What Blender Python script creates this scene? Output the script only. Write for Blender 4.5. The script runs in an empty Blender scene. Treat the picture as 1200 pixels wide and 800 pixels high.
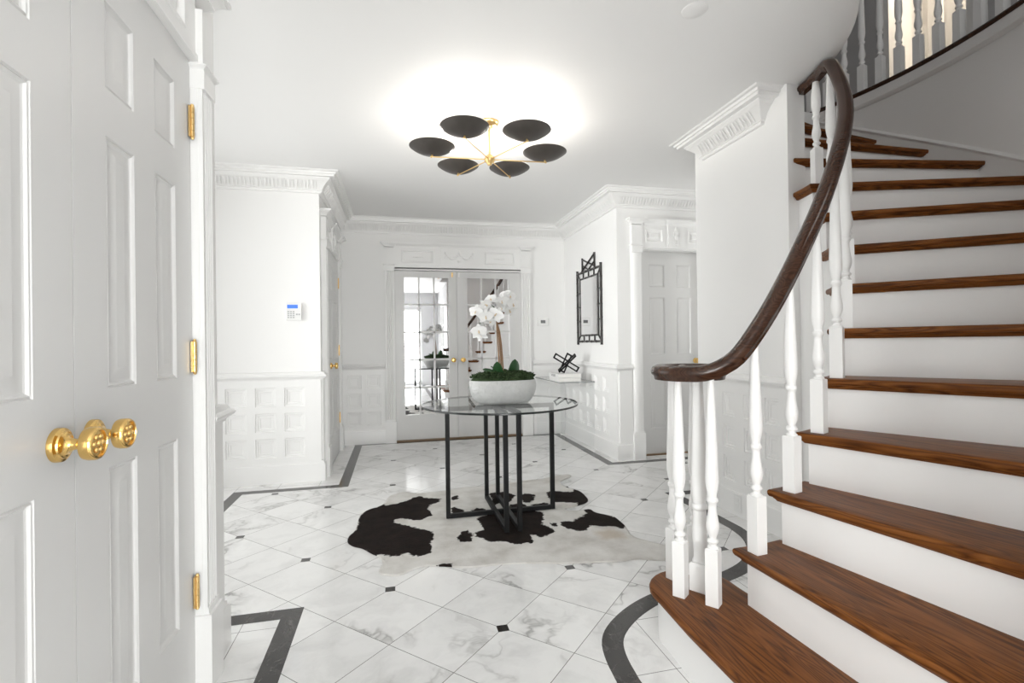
import bpy, bmesh, math, random
from math import sin, cos, pi, radians, sqrt, atan2, hypot
from mathutils import Vector, Matrix, noise as mnoise

scene = bpy.context.scene
COL = scene.collection
random.seed(7)

# ------------------------------------------------------------------ materials
def newmat(name):
    m = bpy.data.materials.new(name)
    m.use_nodes = True
    nt = m.node_tree
    return m, nt, nt.nodes['Principled BSDF']

def N(nt, typ, **kw):
    n = nt.nodes.new(typ)
    for k, v in kw.items():
        setattr(n, k, v)
    return n

def mth(nt, op, a, b=None, c=None):
    n = nt.nodes.new('ShaderNodeMath')
    n.operation = op
    for i, x in enumerate((a, b, c)):
        if x is None:
            continue
        if isinstance(x, (int, float)):
            n.inputs[i].default_value = x
        else:
            nt.links.new(x, n.inputs[i])
    return n.outputs[0]

def ramp(nt, fac, stops):
    r = nt.nodes.new('ShaderNodeValToRGB')
    e = r.color_ramp.elements
    while len(e) < len(stops):
        e.new(0.5)
    for el, (p, c) in zip(e, stops):
        el.position = p
        el.color = (*c, 1) if len(c) == 3 else c
    nt.links.new(fac, r.inputs[0])
    return r.outputs[0]

def mixc(nt, fac, a, b):
    n = nt.nodes.new('ShaderNodeMix')
    n.data_type = 'RGBA'
    for sock, x in ((n.inputs[0], fac), (n.inputs[6], a), (n.inputs[7], b)):
        if isinstance(x, (int, float)):
            sock.default_value = x
        elif isinstance(x, tuple):
            sock.default_value = (*x, 1) if len(x) == 3 else x
        else:
            nt.links.new(x, sock)
    return n.outputs[2]

def noisetex(nt, vec, scale, detail=3, rough=0.5, dist=0.0):
    n = nt.nodes.new('ShaderNodeTexNoise')
    n.inputs['Scale'].default_value = scale
    n.inputs['Detail'].default_value = detail
    n.inputs['Roughness'].default_value = rough
    n.inputs['Distortion'].default_value = dist
    if vec is not None:
        nt.links.new(vec, n.inputs['Vector'])
    return n

def objco(nt, scale=None):
    t = nt.nodes.new('ShaderNodeTexCoord')
    o = t.outputs['Object']
    if scale:
        mp = nt.nodes.new('ShaderNodeMapping')
        mp.inputs['Scale'].default_value = scale
        nt.links.new(o, mp.inputs['Vector'])
        o = mp.outputs[0]
    return o

def plain(name, col, rough=0.5, metal=0.0, bump=0.0, bscale=60, var=0.0, coat=0.0, spec=None):
    m, nt, b = newmat(name)
    b.inputs['Base Color'].default_value = (*col, 1)
    b.inputs['Roughness'].default_value = rough
    b.inputs['Metallic'].default_value = metal
    if coat:
        b.inputs['Coat Weight'].default_value = coat
        b.inputs['Coat Roughness'].default_value = 0.08
    if spec is not None:
        b.inputs['Specular IOR Level'].default_value = spec
    co = objco(nt)
    if var:
        n = noisetex(nt, co, bscale * 0.3, 4)
        c2 = tuple(max(0, x * (1 - var)) for x in col)
        nt.links.new(mixc(nt, n.outputs[0], c2, col), b.inputs['Base Color'])
    if bump:
        n = noisetex(nt, co, bscale, 3)
        bp = nt.nodes.new('ShaderNodeBump')
        bp.inputs['Strength'].default_value = bump
        bp.inputs['Distance'].default_value = 0.002
        nt.links.new(n.outputs[0], bp.inputs['Height'])
        nt.links.new(bp.outputs[0], b.inputs['Normal'])
    return m

WALL = plain('wall_paint', (0.86, 0.857, 0.85), 0.55, bump=0.04, bscale=180)
CEIL = plain('ceiling_paint', (0.86, 0.857, 0.852), 0.7, bump=0.03, bscale=150)
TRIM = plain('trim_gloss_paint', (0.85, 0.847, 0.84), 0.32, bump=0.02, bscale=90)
DOORSHADE = plain('door_paint_shaded', (0.69, 0.687, 0.68), 0.33, bump=0.03, bscale=70)  # trim paint made greyer, standing in for shade on the doors
CURVEP = plain('curved_wall_paint', (0.78, 0.765, 0.75), 0.3, bump=0.02, bscale=60)
STAIRP = plain('stair_riser_paint', (0.88, 0.876, 0.87), 0.3, bump=0.02, bscale=60)
UPW = plain('dimmed_wall_paint', (0.50, 0.50, 0.51), 0.55, bump=0.03, bscale=120)  # dimness of the upper hall and entrance passage put into this grey
BRASS = plain('polished_brass', (0.85, 0.56, 0.20), 0.17, 1.0, bump=0.03, bscale=40)
BRASS2 = plain('satin_brass', (0.80, 0.56, 0.25), 0.3, 1.0, bump=0.03, bscale=40)
BLACK = plain('black_metal', (0.006, 0.006, 0.0065), 0.5, 0.0, bump=0.05, bscale=120, spec=0.25)
BAMBOO = plain('black_bamboo_lacquer', (0.012, 0.009, 0.008), 0.3, bump=0.2, bscale=45)
BRONZE = plain('dark_bronze', (0.085, 0.074, 0.066), 0.45, 0.2, bump=0.06, bscale=60, var=0.3)
WHITEIN = plain('dish_inside_white', (0.8, 0.78, 0.74), 0.5, bump=0.02, bscale=60)
MIRROR = plain('mirror_silver', (0.90, 0.90, 0.91), 0.012, 1.0)
PLASTIC = plain('white_plastic', (0.82, 0.82, 0.81), 0.35, bump=0.03, bscale=120)
GREYKEY = plain('grey_keys', (0.45, 0.46, 0.46), 0.5, bump=0.03, bscale=120)
DARKSCR = plain('dark_screen', (0.10, 0.10, 0.10), 0.2, bump=0.02, bscale=90)
BOOKW = plain('book_white_cover', (0.80, 0.80, 0.79), 0.45, bump=0.03, bscale=90)
PAGES = plain('book_pages', (0.80, 0.79, 0.76), 0.8, bump=0.5, bscale=300)
INK = plain('grey_ink', (0.16, 0.16, 0.16), 0.6, bump=0.02, bscale=90)
PETAL = plain('orchid_petal', (0.70, 0.70, 0.695), 0.55, bump=0.06, bscale=80)
LIPM = plain('orchid_lip', (0.70, 0.55, 0.36), 0.5, bump=0.1, bscale=80, var=0.3)
LEAFM = plain('orchid_leaf', (0.018, 0.075, 0.02), 0.28, bump=0.1, bscale=40, var=0.5)
MOSSM = plain('moss_green', (0.026, 0.055, 0.012), 0.9, bump=0.8, bscale=150, var=0.6)
STEMM = plain('orchid_stem', (0.30, 0.17, 0.085), 0.6, bump=0.3, bscale=120, var=0.5)
BOWLM = plain('bowl_glaze', (0.60, 0.605, 0.60), 0.35, bump=1.0, bscale=70, var=0.3)
BOWLM.node_tree.nodes['Bump'].inputs['Distance'].default_value = 0.008
EDGEB = plain('glass_edge_black', (0.015, 0.018, 0.018), 0.15, bump=0.02, bscale=90)
WINFR = plain('window_frame_paint', (0.82, 0.82, 0.82), 0.4, bump=0.02, bscale=90)
THRESH = plain('threshold_wood', (0.26, 0.16, 0.08), 0.4, bump=0.1, bscale=60, var=0.4)

def mat_wood(name, dark, mid, light, rough=0.3, spec=0.4, k=1.0):
    """long grain along the object's x axis with cathedral figure and short dark pores"""
    m, nt, b = newmat(name)
    co = objco(nt, (0.55 * k, 5.5 * k, 5.5 * k))
    warp = noisetex(nt, co, 1.1, 3, 0.5)
    wv = nt.nodes.new('ShaderNodeVectorMath'); wv.operation = 'MULTIPLY_ADD'
    nt.links.new(warp.outputs['Color'], wv.inputs[0]); wv.inputs[1].default_value = (1.6, 1.6, 1.6)
    nt.links.new(co, wv.inputs[2])
    n1 = noisetex(nt, wv.outputs[0], 1.7, 2, 0.5)
    rings = mth(nt, 'FRACT', mth(nt, 'MULTIPLY', n1.outputs[0], 17.0))
    rr = mth(nt, 'MULTIPLY', mth(nt, 'ABSOLUTE', mth(nt, 'SUBTRACT', rings, 0.5)), 2.0)
    n2 = noisetex(nt, objco(nt, (3.5 * k, 85 * k, 85 * k)), 1.0, 4, 0.65)
    f = mth(nt, 'ADD', mth(nt, 'MULTIPLY', rr, 0.42), mth(nt, 'MULTIPLY', n2.outputs[0], 0.58))
    c = ramp(nt, f, [(0.18, dark), (0.46, mid), (0.85, light)])
    nt.links.new(c, b.inputs['Base Color'])
    b.inputs['Roughness'].default_value = rough
    b.inputs['Specular IOR Level'].default_value = spec
    bp = nt.nodes.new('ShaderNodeBump'); bp.inputs['Strength'].default_value = 0.15
    bp.inputs['Distance'].default_value = 0.001
    nt.links.new(n2.outputs[0], bp.inputs['Height']); nt.links.new(bp.outputs[0], b.inputs['Normal'])
    return m
OAK = mat_wood('stained_oak', (0.042, 0.013, 0.004), (0.150, 0.050, 0.012), (0.25, 0.092, 0.023), 0.38, 0.12)
RAILW = mat_wood('dark_walnut_rail', (0.020, 0.009, 0.005), (0.043, 0.019, 0.011), (0.070, 0.032, 0.018), 0.2, 0.4)

def marble_color(nt, vec):
    warp = noisetex(nt, vec, 1.7, 4, 0.55)
    wv = nt.nodes.new('ShaderNodeVectorMath'); wv.operation = 'MULTIPLY_ADD'
    nt.links.new(warp.outputs['Color'], wv.inputs[0]); wv.inputs[1].default_value = (0.9, 0.9, 0.9)
    nt.links.new(vec, wv.inputs[2])
    n1 = noisetex(nt, wv.outputs[0], 1.5, 5, 0.55)
    a1 = mth(nt, 'ABSOLUTE', mth(nt, 'SUBTRACT', n1.outputs[0], 0.5))
    v1 = ramp(nt, a1, [(0.0, (1, 1, 1)), (0.006, (0.7, 0.7, 0.7)), (0.022, (0.18, 0.18, 0.18)), (0.07, (0, 0, 0))])
    n2 = noisetex(nt, vec, 2.0, 3, 0.5)
    msk = ramp(nt, n2.outputs[0], [(0.47, (0, 0, 0)), (0.66, (1, 1, 1))])
    n3 = noisetex(nt, wv.outputs[0], 4.0, 6, 0.65)
    cl = ramp(nt, n3.outputs[0], [(0.3, (0.72, 0.72, 0.715)), (0.55, (0.84, 0.84, 0.835)), (1.0, (0.87, 0.87, 0.86))])
    f = mth(nt, 'MULTIPLY', mth(nt, 'MULTIPLY', v1, msk), 0.85)
    return mixc(nt, f, cl, (0.27, 0.265, 0.26))

S = 0.4386
X0, Y0 = -0.0391, 1.938
TS = S / sqrt(2)
def mat_floor_field():
    m, nt, b = newmat('marble_diagonal_tiles')
    co = objco(nt)
    sp = nt.nodes.new('ShaderNodeSeparateXYZ'); nt.links.new(co, sp.inputs[0])
    x = mth(nt, 'SUBTRACT', sp.outputs[0], X0); y = mth(nt, 'SUBTRACT', sp.outputs[1], Y0)
    k = 1 / (sqrt(2) * TS)
    u = mth(nt, 'MULTIPLY', mth(nt, 'ADD', x, y), k)
    v = mth(nt, 'MULTIPLY', mth(nt, 'SUBTRACT', y, x), k)
    def edge(t):
        fr = mth(nt, 'FRACT', t)
        return mth(nt, 'MINIMUM', fr, mth(nt, 'SUBTRACT', 1.0, fr))
    gr = mth(nt, 'LESS_THAN', mth(nt, 'MINIMUM', edge(u), edge(v)), 0.0042)
    def off(t):
        h = mth(nt, 'MULTIPLY', mth(nt, 'SUBTRACT', t, 1.0), 0.5)
        return mth(nt, 'MULTIPLY', mth(nt, 'SUBTRACT', h, mth(nt, 'ROUND', h)), 2 * TS)
    du, dv = off(u), off(v)
    dx = mth(nt, 'ABSOLUTE', mth(nt, 'SUBTRACT', du, dv)); dy = mth(nt, 'ABSOLUTE', mth(nt, 'ADD', du, dv))
    dot = mth(nt, 'LESS_THAN', mth(nt, 'MAXIMUM', dx, dy), 0.0225 * sqrt(2))
    cell = nt.nodes.new('ShaderNodeCombineXYZ')
    nt.links.new(mth(nt, 'FLOOR', u), cell.inputs[0]); nt.links.new(mth(nt, 'FLOOR', v), cell.inputs[1])
    wn = N(nt, 'ShaderNodeTexWhiteNoise', noise_dimensions='3D'); nt.links.new(cell.outputs[0], wn.inputs['Vector'])
    ma = nt.nodes.new('ShaderNodeVectorMath'); ma.operation = 'MULTIPLY_ADD'
    nt.links.new(wn.outputs['Color'], ma.inputs[0]); ma.inputs[1].default_value = (23, 23, 23)
    nt.links.new(co, ma.inputs[2])
    mc = marble_color(nt, ma.outputs[0])
    tone = mth(nt, 'ADD', 0.93, mth(nt, 'MULTIPLY', wn.outputs['Value'], 0.07))
    tn = nt.nodes.new('ShaderNodeVectorMath'); tn.operation = 'SCALE'
    nt.links.new(mc, tn.inputs[0]); nt.links.new(tone, tn.inputs['Scale'])
    c = mixc(nt, gr, tn.outputs[0], (0.17, 0.165, 0.16))
    c = mixc(nt, dot, c, (0.035, 0.032, 0.030))
    nt.links.new(c, b.inputs['Base Color'])
    b.inputs['Roughness'].default_value = 0.1
    b.inputs['Specular IOR Level'].default_value = 0.5
    return m
def mat_floor_edge():
    m, nt, b = newmat('marble_perimeter_tiles')
    co = objco(nt)
    sp = nt.nodes.new('ShaderNodeSeparateXYZ'); nt.links.new(co, sp.inputs[0])
    def edge(t):
        fr = mth(nt, 'FRACT', mth(nt, 'MULTIPLY', t, 1 / 0.31))
        return mth(nt, 'MINIMUM', fr, mth(nt, 'SUBTRACT', 1.0, fr))
    gr = mth(nt, 'LESS_THAN', mth(nt, 'MINIMUM', edge(sp.outputs[0]), edge(sp.outputs[1])), 0.0045)
    c = mixc(nt, gr, marble_color(nt, co), (0.25, 0.245, 0.24))
    nt.links.new(c, b.inputs['Base Color'])
    b.inputs['Roughness'].default_value = 0.1
    return m
def mat_border():
    m, nt, b = newmat('dark_marble_border')
    co = objco(nt)
    n1 = noisetex(nt, co, 7, 5, 0.6, 1.0)
    a1 = mth(nt, 'ABSOLUTE', mth(nt, 'SUBTRACT', n1.outputs[0], 0.5))
    v = ramp(nt, a1, [(0.0, (0.09, 0.083, 0.08)), (0.010, (0.026, 0.023, 0.021)), (0.2, (0.018, 0.0155, 0.0145))])
    nt.links.new(v, b.inputs['Base Color'])
    b.inputs['Roughness'].default_value = 0.14
    return m
FIELD, EDGE, BORDER = mat_floor_field(), mat_floor_edge(), mat_border()

def mat_pane(name, tint, ior=1.45, rough=0.0):
    m = bpy.data.materials.new(name); m.use_nodes = True
    nt = m.node_tree
    nt.nodes.remove(nt.nodes['Principled BSDF'])
    out = nt.nodes['Material Output']
    tr = nt.nodes.new('ShaderNodeBsdfTransparent'); tr.inputs[0].default_value = (*tint, 1)
    gl = nt.nodes.new('ShaderNodeBsdfGlossy'); gl.inputs['Roughness'].default_value = rough
    gl.inputs['Color'].default_value = (1, 1, 1, 1)
    fr = nt.nodes.new('ShaderNodeFresnel'); fr.inputs[0].default_value = ior
    mx = nt.nodes.new('ShaderNodeMixShader')
    ge = nt.nodes.new('ShaderNodeNewGeometry')
    nt.links.new(mth(nt, 'MULTIPLY', fr.outputs[0], mth(nt, 'SUBTRACT', 1.0, ge.outputs['Backfacing'])), mx.inputs[0]); nt.links.new(tr.outputs[0], mx.inputs[1]); nt.links.new(gl.outputs[0], mx.inputs[2])
    nt.links.new(mx.outputs[0], out.inputs['Surface'])
    return m
GLASS = mat_pane('table_glass', (0.93, 0.95, 0.945), 1.5)
ACRE = plain('acrylic_edge', (0.30, 0.31, 0.31), 0.15, bump=0.02, bscale=90)
ACRYL = mat_pane('clear_acrylic', (0.975, 0.978, 0.978), 1.3)
WGLASS = mat_pane('window_glass', (0.97, 0.98, 0.98), 1.3)

def emit(name, col, st):
    m, nt, b = newmat(name)
    b.inputs['Base Color'].default_value = (*col, 1)
    b.inputs['Emission Color'].default_value = (*col, 1)
    b.inputs['Emission Strength'].default_value = st
    return m
LCD = emit('lcd_blue', (0.05, 0.16, 0.62), 0.35)
BULB = emit('lamp_bulb', (1.0, 0.93, 0.82), 12.0)

def mat_rug():
    m, nt, b = newmat('cowhide_fur')
    at = N(nt, 'ShaderNodeAttribute', attribute_name='hide')
    co = objco(nt)
    n1 = noisetex(nt, co, 5, 4, 0.6)
    wh = ramp(nt, n1.outputs[0], [(0.3, (0.50, 0.48, 0.45)), (0.55, (0.65, 0.635, 0.61)), (0.8, (0.75, 0.74, 0.72))])
    n2 = noisetex(nt, co, 14, 5, 0.6)
    dk = ramp(nt, n2.outputs[0], [(0.3, (0.006, 0.004, 0.0035)), (0.7, (0.016, 0.010, 0.008))])
    sp = nt.nodes.new('ShaderNodeSeparateColor'); nt.links.new(at.outputs['Color'], sp.inputs[0])
    hn = noisetex(nt, objco(nt, (70, 160, 70)), 1.0, 3)
    f = mth(nt, 'ADD', sp.outputs[0], mth(nt, 'MULTIPLY', mth(nt, 'SUBTRACT', hn.outputs[0], 0.5), 1.3))
    fm = ramp(nt, f, [(0.42, (0, 0, 0)), (0.56, (1, 1, 1))])
    base = mixc(nt, mth(nt, 'MULTIPLY', sp.outputs[1], 0.6), wh, (0.46, 0.38, 0.29))
    nt.links.new(mixc(nt, fm, base, dk), b.inputs['Base Color'])
    b.inputs['Roughness'].default_value = 0.8
    b.inputs['Specular IOR Level'].default_value = 0.12
    fur = noisetex(nt, objco(nt, (60, 260, 60)), 1.0, 3)
    bp = nt.nodes.new('ShaderNodeBump'); bp.inputs['Strength'].default_value = 0.9; bp.inputs['Distance'].default_value = 0.004
    nt.links.new(fur.outputs[0], bp.inputs['Height']); nt.links.new(bp.outputs[0], b.inputs['Normal'])
    return m
HIDE = mat_rug()

# ------------------------------------------------------------------ mesh builder
class MB:
    def __init__(s):
        s.v, s.f, s.mi = [], [], []
    def add(s, vs, fs, mi=0):
        o = len(s.v)
        s.v += [tuple(p) for p in vs]
        s.f += [tuple(i + o for i in f) for f in fs]
        s.mi += [mi] * len(fs)
        return s
    def box(s, x0, y0, z0, x1, y1, z1, mi=0, M=None):
        vs = [Vector(p) for p in ((x0, y0, z0), (x1, y0, z0), (x1, y1, z0), (x0, y1, z0), (x0, y0, z1), (x1, y0, z1), (x1, y1, z1), (x0, y1, z1))]
        if M: vs = [M @ p for p in vs]
        return s.add(vs, [(0, 3, 2, 1), (4, 5, 6, 7), (0, 1, 5, 4), (1, 2, 6, 5), (2, 3, 7, 6), (3, 0, 4, 7)], mi)
    def prism(s, poly, z0, z1, mi=0, M=None):
        n = len(poly)
        vs = [Vector((x, y, z0)) for x, y in poly] + [Vector((x, y, z1)) for x, y in poly]
        if M: vs = [M @ p for p in vs]
        fs = [tuple(range(n - 1, -1, -1)), tuple(range(n, 2 * n))] + [(i, (i + 1) % n, n + (i + 1) % n, n + i) for i in range(n)]
        return s.add(vs, fs, mi)
    def loft(s, loops, caps=True, closed=True, mi=0, M=None):
        n = len(loops[0]); vs = []
        for L in loops: vs += [Vector(p) for p in L]
        if M: vs = [M @ p for p in vs]
        fs = []
        for k in range(len(loops) - 1):
            a, b = k * n, (k + 1) * n
            for i in range(n if closed else n - 1):
                j = (i + 1) % n
                fs.append((a + i, a + j, b + j, b + i))
        if caps:
            fs.append(tuple(range(n - 1, -1, -1))); e = (len(loops) - 1) * n
            fs.append(tuple(range(e, e + n)))
        return s.add(vs, fs, mi)
    def lathe(s, prof, seg=24, c=(0, 0, 0), M=None, sx=1, sy=1, mi=0, caps=True):
        loops = [[(c[0] + sx * r * cos(2 * pi * i / seg), c[1] + sy * r * sin(2 * pi * i / seg), c[2] + z) for i in range(seg)] for r, z in prof]
        return s.loft(loops, caps, True, mi, M)
    def tube(s, pts, r, seg=10, caps=True, mi=0, M=None):
        pts = [Vector(p) for p in pts]; loops = []
        ref = Vector((0, 0, 1))
        for i, p in enumerate(pts):
            t = (pts[min(i + 1, len(pts) - 1)] - pts[max(i - 1, 0)]).normalized()
            if abs(t.dot(ref)) > 0.95: ref = Vector((1, 0, 0))
            a = t.cross(ref).normalized(); b = a.cross(t)
            rr = r[i] if isinstance(r, (list, tuple)) else r
            loops.append([p + rr * (cos(2 * pi * k / seg) * a + sin(2 * pi * k / seg) * b) for k in range(seg)])
        return s.loft(loops, caps, True, mi, M)
    def bar(s, p, q, w, h, up=(0, 0, 1), mi=0):
        p, q = Vector(p), Vector(q); t = (q - p).normalized(); u = Vector(up)
        if abs(t.dot(u)) > 0.98: u = Vector((1, 0, 0))
        a = t.cross(u).normalized() * w / 2; b = a.cross(t).normalized() * h / 2
        return s.loft([[x - a - b, x + a - b, x + a + b, x - a + b] for x in (p, q)], True, True, mi)
    def ball(s, c, r, seg=12, sc=(1, 1, 1), mi=0, M=None):
        n = max(4, seg // 2)
        pr = [(max(r * sin(pi * k / n), r * 0.02), -r * cos(pi * k / n)) for k in range(n + 1)]
        loops = [[(c[0] + sc[0] * q * cos(2 * pi * i / seg), c[1] + sc[1] * q * sin(2 * pi * i / seg), c[2] + sc[2] * z) for i in range(seg)] for q, z in pr]
        return s.loft(loops, True, True, mi, M)
    def mesh(s, name, mats, smooth=35):
        me = bpy.data.meshes.new(name)
        me.from_pydata(s.v, [], s.f)
        for m in (mats if isinstance(mats, (list, tuple)) else [mats]): me.materials.append(m)
        if any(s.mi): me.polygons.foreach_set('material_index', s.mi)
        bm = bmesh.new(); bm.from_mesh(me)
        bmesh.ops.recalc_face_normals(bm, faces=bm.faces)
        bm.to_mesh(me); bm.free()
        if smooth:
            me.polygons.foreach_set('use_smooth', [True] * len(me.polygons))
            me.set_sharp_from_angle(angle=radians(smooth))
        me.update()
        return me
    def build(s, name, mats, parent=None, loc=None, rz=None, smooth=35, label=None):
        o = bpy.data.objects.new(name, s.mesh(name, mats, smooth))
        COL.objects.link(o)
        if parent: o.parent = parent
        if loc: o.location = loc
        if rz is not None: o.rotation_euler = (0, 0, rz)
        if label: o['label'] = label
        return o

def tag(o, label, cat, group=None, kind=None):
    o['label'] = label; o['category'] = cat
    if group: o['group'] = group
    if kind: o['kind'] = kind
    return o
def empty(name, loc, rz=0.0):
    o = bpy.data.objects.new(name, None); COL.objects.link(o)
    o.location = loc; o.rotation_euler = (0, 0, rz); o.empty_display_size = 0.1
    return o
def copy_tree(o, parent=None):
    c = o.copy(); COL.objects.link(c)
    if parent: c.parent = parent
    for ch in list(o.children): copy_tree(ch, c)
    return c

# local wall frame: u along the wall, n out of the wall, z up (u to the right when you face the wall)
def frame(ox, oy, ux, uy):
    return Matrix(((ux, uy, 0, ox), (uy, -ux, 0, oy), (0, 0, 1, 0), (0, 0, 0, 1)))

def wall_run(mb, ox, oy, ux, uy, L, z0, z1, th, openings=()):
    """wall slab behind the plane n=0, with rectangular openings (u0,u1,za,zb)"""
    M = frame(ox, oy, ux, uy)
    us = 0.0
    for u0, u1, za, zb in sorted(openings):
        if u0 > us: mb.box(us, -th, z0, u0, 0, z1, M=M)
        if za > z0: mb.box(u0, -th, z0, u1, 0, za, M=M)
        if za == 0: mb.box(u0 - 0.02, -th - 0.012, 0, u1 + 0.02, -th, zb + 0.02, M=M)  # unseen backing added behind doors to keep outside light out of the gaps
        if zb < z1: mb.box(u0, -th, zb, u1, 0, z1, M=M)
        us = u1
    if us < L: mb.box(us, -th, z0, L, 0, z1, M=M)

def relief(mb, M, ul, vl, panels, rings, n0, mi=0):
    """flat face at depth n0 cut by grid lines; cells listed in panels get nested rings (inset, depth)"""
    for i in range(len(ul) - 1):
        for j in range(len(vl) - 1):
            a, b, c, d = ul[i], ul[i + 1], vl[j], vl[j + 1]
            def rect(e, n): return [(a + e, n, c + e), (b - e, n, c + e), (b - e, n, d - e), (a + e, n, d - e)]
            if (i, j) in panels:
                lo = [rect(0, n0)] + [rect(e, n0 + dn) for e, dn in rings]
                vs = [M @ Vector(p) for L in lo for p in L]; fs = []
                for k in range(len(lo) - 1):
                    for q in range(4):
                        fs.append((4 * k + q, 4 * k + (q + 1) % 4, 4 * k + 4 + (q + 1) % 4, 4 * k + 4 + q))
                e = 4 * (len(lo) - 1); fs.append((e, e + 1, e + 2, e + 3))
                mb.add(vs, fs, mi)
            else:
                mb.add([M @ Vector(p) for p in rect(0, n0)], [(0, 1, 2, 3)], mi)

def miter(path, closed=False):
    out = []
    n = len(path)
    for i in range(n):
        def nrm(a, b):
            dx, dy = b[0] - a[0], b[1] - a[1]; l = hypot(dx, dy)
            return (dy / l, -dx / l)
        n1 = nrm(path[i - 1], path[i]) if (i > 0 or closed) else None
        n2 = nrm(path[i], path[(i + 1) % n]) if (i < n - 1 or closed) else None
        if n1 is None: n1 = n2
        if n2 is None: n2 = n1
        d = max(0.2, 1 + n1[0] * n2[0] + n1[1] * n2[1])
        out.append(((n1[0] + n2[0]) / d, (n1[1] + n2[1]) / d))
    return out
def sweep(mb, path, prof, zoff=0.0, mi=0):
    """profile (out, z) carried along a plan polyline; 'out' is to the right of travel"""
    ms = miter(path)
    mb.loft([[(p[0] + o * m[0], p[1] + o * m[1], z + zoff) for o, z in prof] for p, m in zip(path, ms)], True, True, mi)
P_BULB, P_FRONT, P_ALC, P_FAR, P_SIDE, P_NOOK, P_STAIR, P_UP, EXPO = 4.0, 80.0, 33.0, 6.5, 1.0, 5.0, 13.0, 16.0, 0.78
# ------------------------------------------------------------------ dimensions
CEILZ = 2.57
XL, XC, XR, XS = -0.62, -0.66, 2.07, 2.155       # left wall, closet wall, mirror wall, stair-side wall
YB, YP, YR = 5.93, 4.46, 4.40                     # back wall, keypad wall, right door wall
CX, CY = 1.1644, 2.547                            # centre of the stair curve
RISE, DA = 0.19559, 8.791
FL2 = 15 * RISE
ROUT = 2.21
def A(k): return radians(-52.95 + (k - 6) * DA)
def pol(r, a, c=(CX, CY)): return (c[0] + r * cos(a), c[1] + r * sin(a))
def rin(k): return 0.99 + 0.006 * (k - 2)

def structure(o, label, cat):
    return tag(o, label, cat, None, 'structure')

# ------------------------------------------------------------------ floor
fm = MB()
fm.add([(-1.9, -2.4, 0), (3.8, -2.4, 0), (3.8, 6.1, 0), (-1.9, 6.1, 0)], [(0, 1, 2, 3)], 0)
curve0 = [(1.98, 2.62), (1.955, 2.46), (1.87, 2.31), (1.74, 2.19), (1.58, 2.11), (1.40, 2.06), (1.25, 2.035), (1.11, 2.0), (0.975, 1.935), (0.86, 1.85), (0.785, 1.765), (0.752, 1.66), (0.74, 1.53), (0.74, -2.15)]
curve = [curve0[0]] + [q for a, b in zip(curve0[:-2], curve0[1:-1]) for q in ((0.75 * a[0] + 0.25 * b[0], 0.75 * a[1] + 0.25 * b[1]), (0.25 * a[0] + 0.75 * b[0], 0.25 * a[1] + 0.75 * b[1]))] + curve0[-2:]
curve = [curve[0]] + [q for a, b in zip(curve[:-1], curve[1:-1]) for q in ((0.75 * a[0] + 0.25 * b[0], 0.75 * a[1] + 0.25 * b[1]), (0.25 * a[0] + 0.75 * b[0], 0.25 * a[1] + 0.75 * b[1]))] + curve[-2:]
bpath = [(-0.44, -2.15), (-0.44, 2.27), (-1.2, 2.27), (-1.2, 4.22), (-0.425, 4.22), (-0.425, 5.89), (1.925, 5.89), (1.925, 4.295), (3.3, 4.295), (3.3, 3.325), (1.98, 3.325)] + curve
fm.add([(x, y, 0.0004) for x, y in bpath], [tuple(range(len(bpath)))], 1)
floor = structure(fm.build('floor', [EDGE, FIELD], smooth=0), 'polished white veined marble floor laid diagonally with small dark insets', 'floor')
bm_ = MB()
ms = miter(bpath)
W2 = 0.04
vs = [];
for p, m in zip(bpath, ms):
    vs += [(p[0] - W2 * m[0], p[1] - W2 * m[1], 0.0008), (p[0] + W2 * m[0], p[1] + W2 * m[1], 0.0008)]
bm_.add(vs, [(2 * i, 2 * i + 1, 2 * i + 3, 2 * i + 2) for i in range(len(bpath) - 1)])
structure(bm_.build('trim_1', BORDER, smooth=0), 'dark brown marble border strip inlaid round the white floor', 'floor border')

# ------------------------------------------------------------------ walls
def wall(name, runs, label, mat=WALL):
    mb = MB()
    for r in runs: wall_run(mb, *r)
    return structure(mb.build(name, mat, smooth=0), label, 'wall')
TH = 0.12
wall('wall_closet', [(XC, -2.2, 0, 1, 4.285, 0, 2.9, TH, [(2.795, 4.025, 0, 2.075)])], 'white wall holding the double closet doors')
wall('wall_alcove', [(XC - 0.01, 2.084, -1, 0, 1.05, 0, 2.9, TH - 0.01), (-1.7, 2.0, 0, 1, 2.5, 0, 2.9, TH, [(0.2, 2.25, 0.12, 2.35)])], 'white alcove walls beside the closet with a tall window')
wall('wall_keypad', [(-1.7, YP, 1, 0, 1.08, 0, 2.9, TH)], 'white wall with the alarm keypad above square panelling')
wall('wall_left', [(XL, YP + TH, 0, 1, 1.35, 0, 2.9, 0.11, [(0.115, 1.06, 0, 2.035)])], 'short white wall with the far left door')
wall('wall_back', [(-0.74, YB, 1, 0, 2.95, 0, 2.9, TH, [(0.73, 2.245, 0, 2.0)])], 'white back wall around the mirrored french doors')
wall('wall_mirror', [(XR, YB, 0, -1, YB - YR - TH - 0.1, 0, 2.9, 0.09)], 'white wall with the bamboo framed mirror and clear console')
wall('wall_right', [(XR, YR, 1, 0, 1.55, 0, 2.9, TH + 0.1, [(0.243, 0.985, 0, 2.035)]), (3.6, YR, 0, -1, 1.2, 0, 2.9, TH, [(0.12, 1.1, 0.95, 2.3)])], 'white wall around the right hand six panel door')
# stair side wall (a thick end pier) and the wall closing the space under the upper flight
mb = MB()
mb.box(XS, 2.36, 0, XS + 0.115, 3.12, CEILZ + 0.33)
mb.box(XS, 3.12, 0, 3.6, 3.24, CEILZ + 0.02)
structure(mb.build('wall_stair', WALL, smooth=0), 'white wall end beside the curved stair, panelled below', 'wall')
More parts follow.
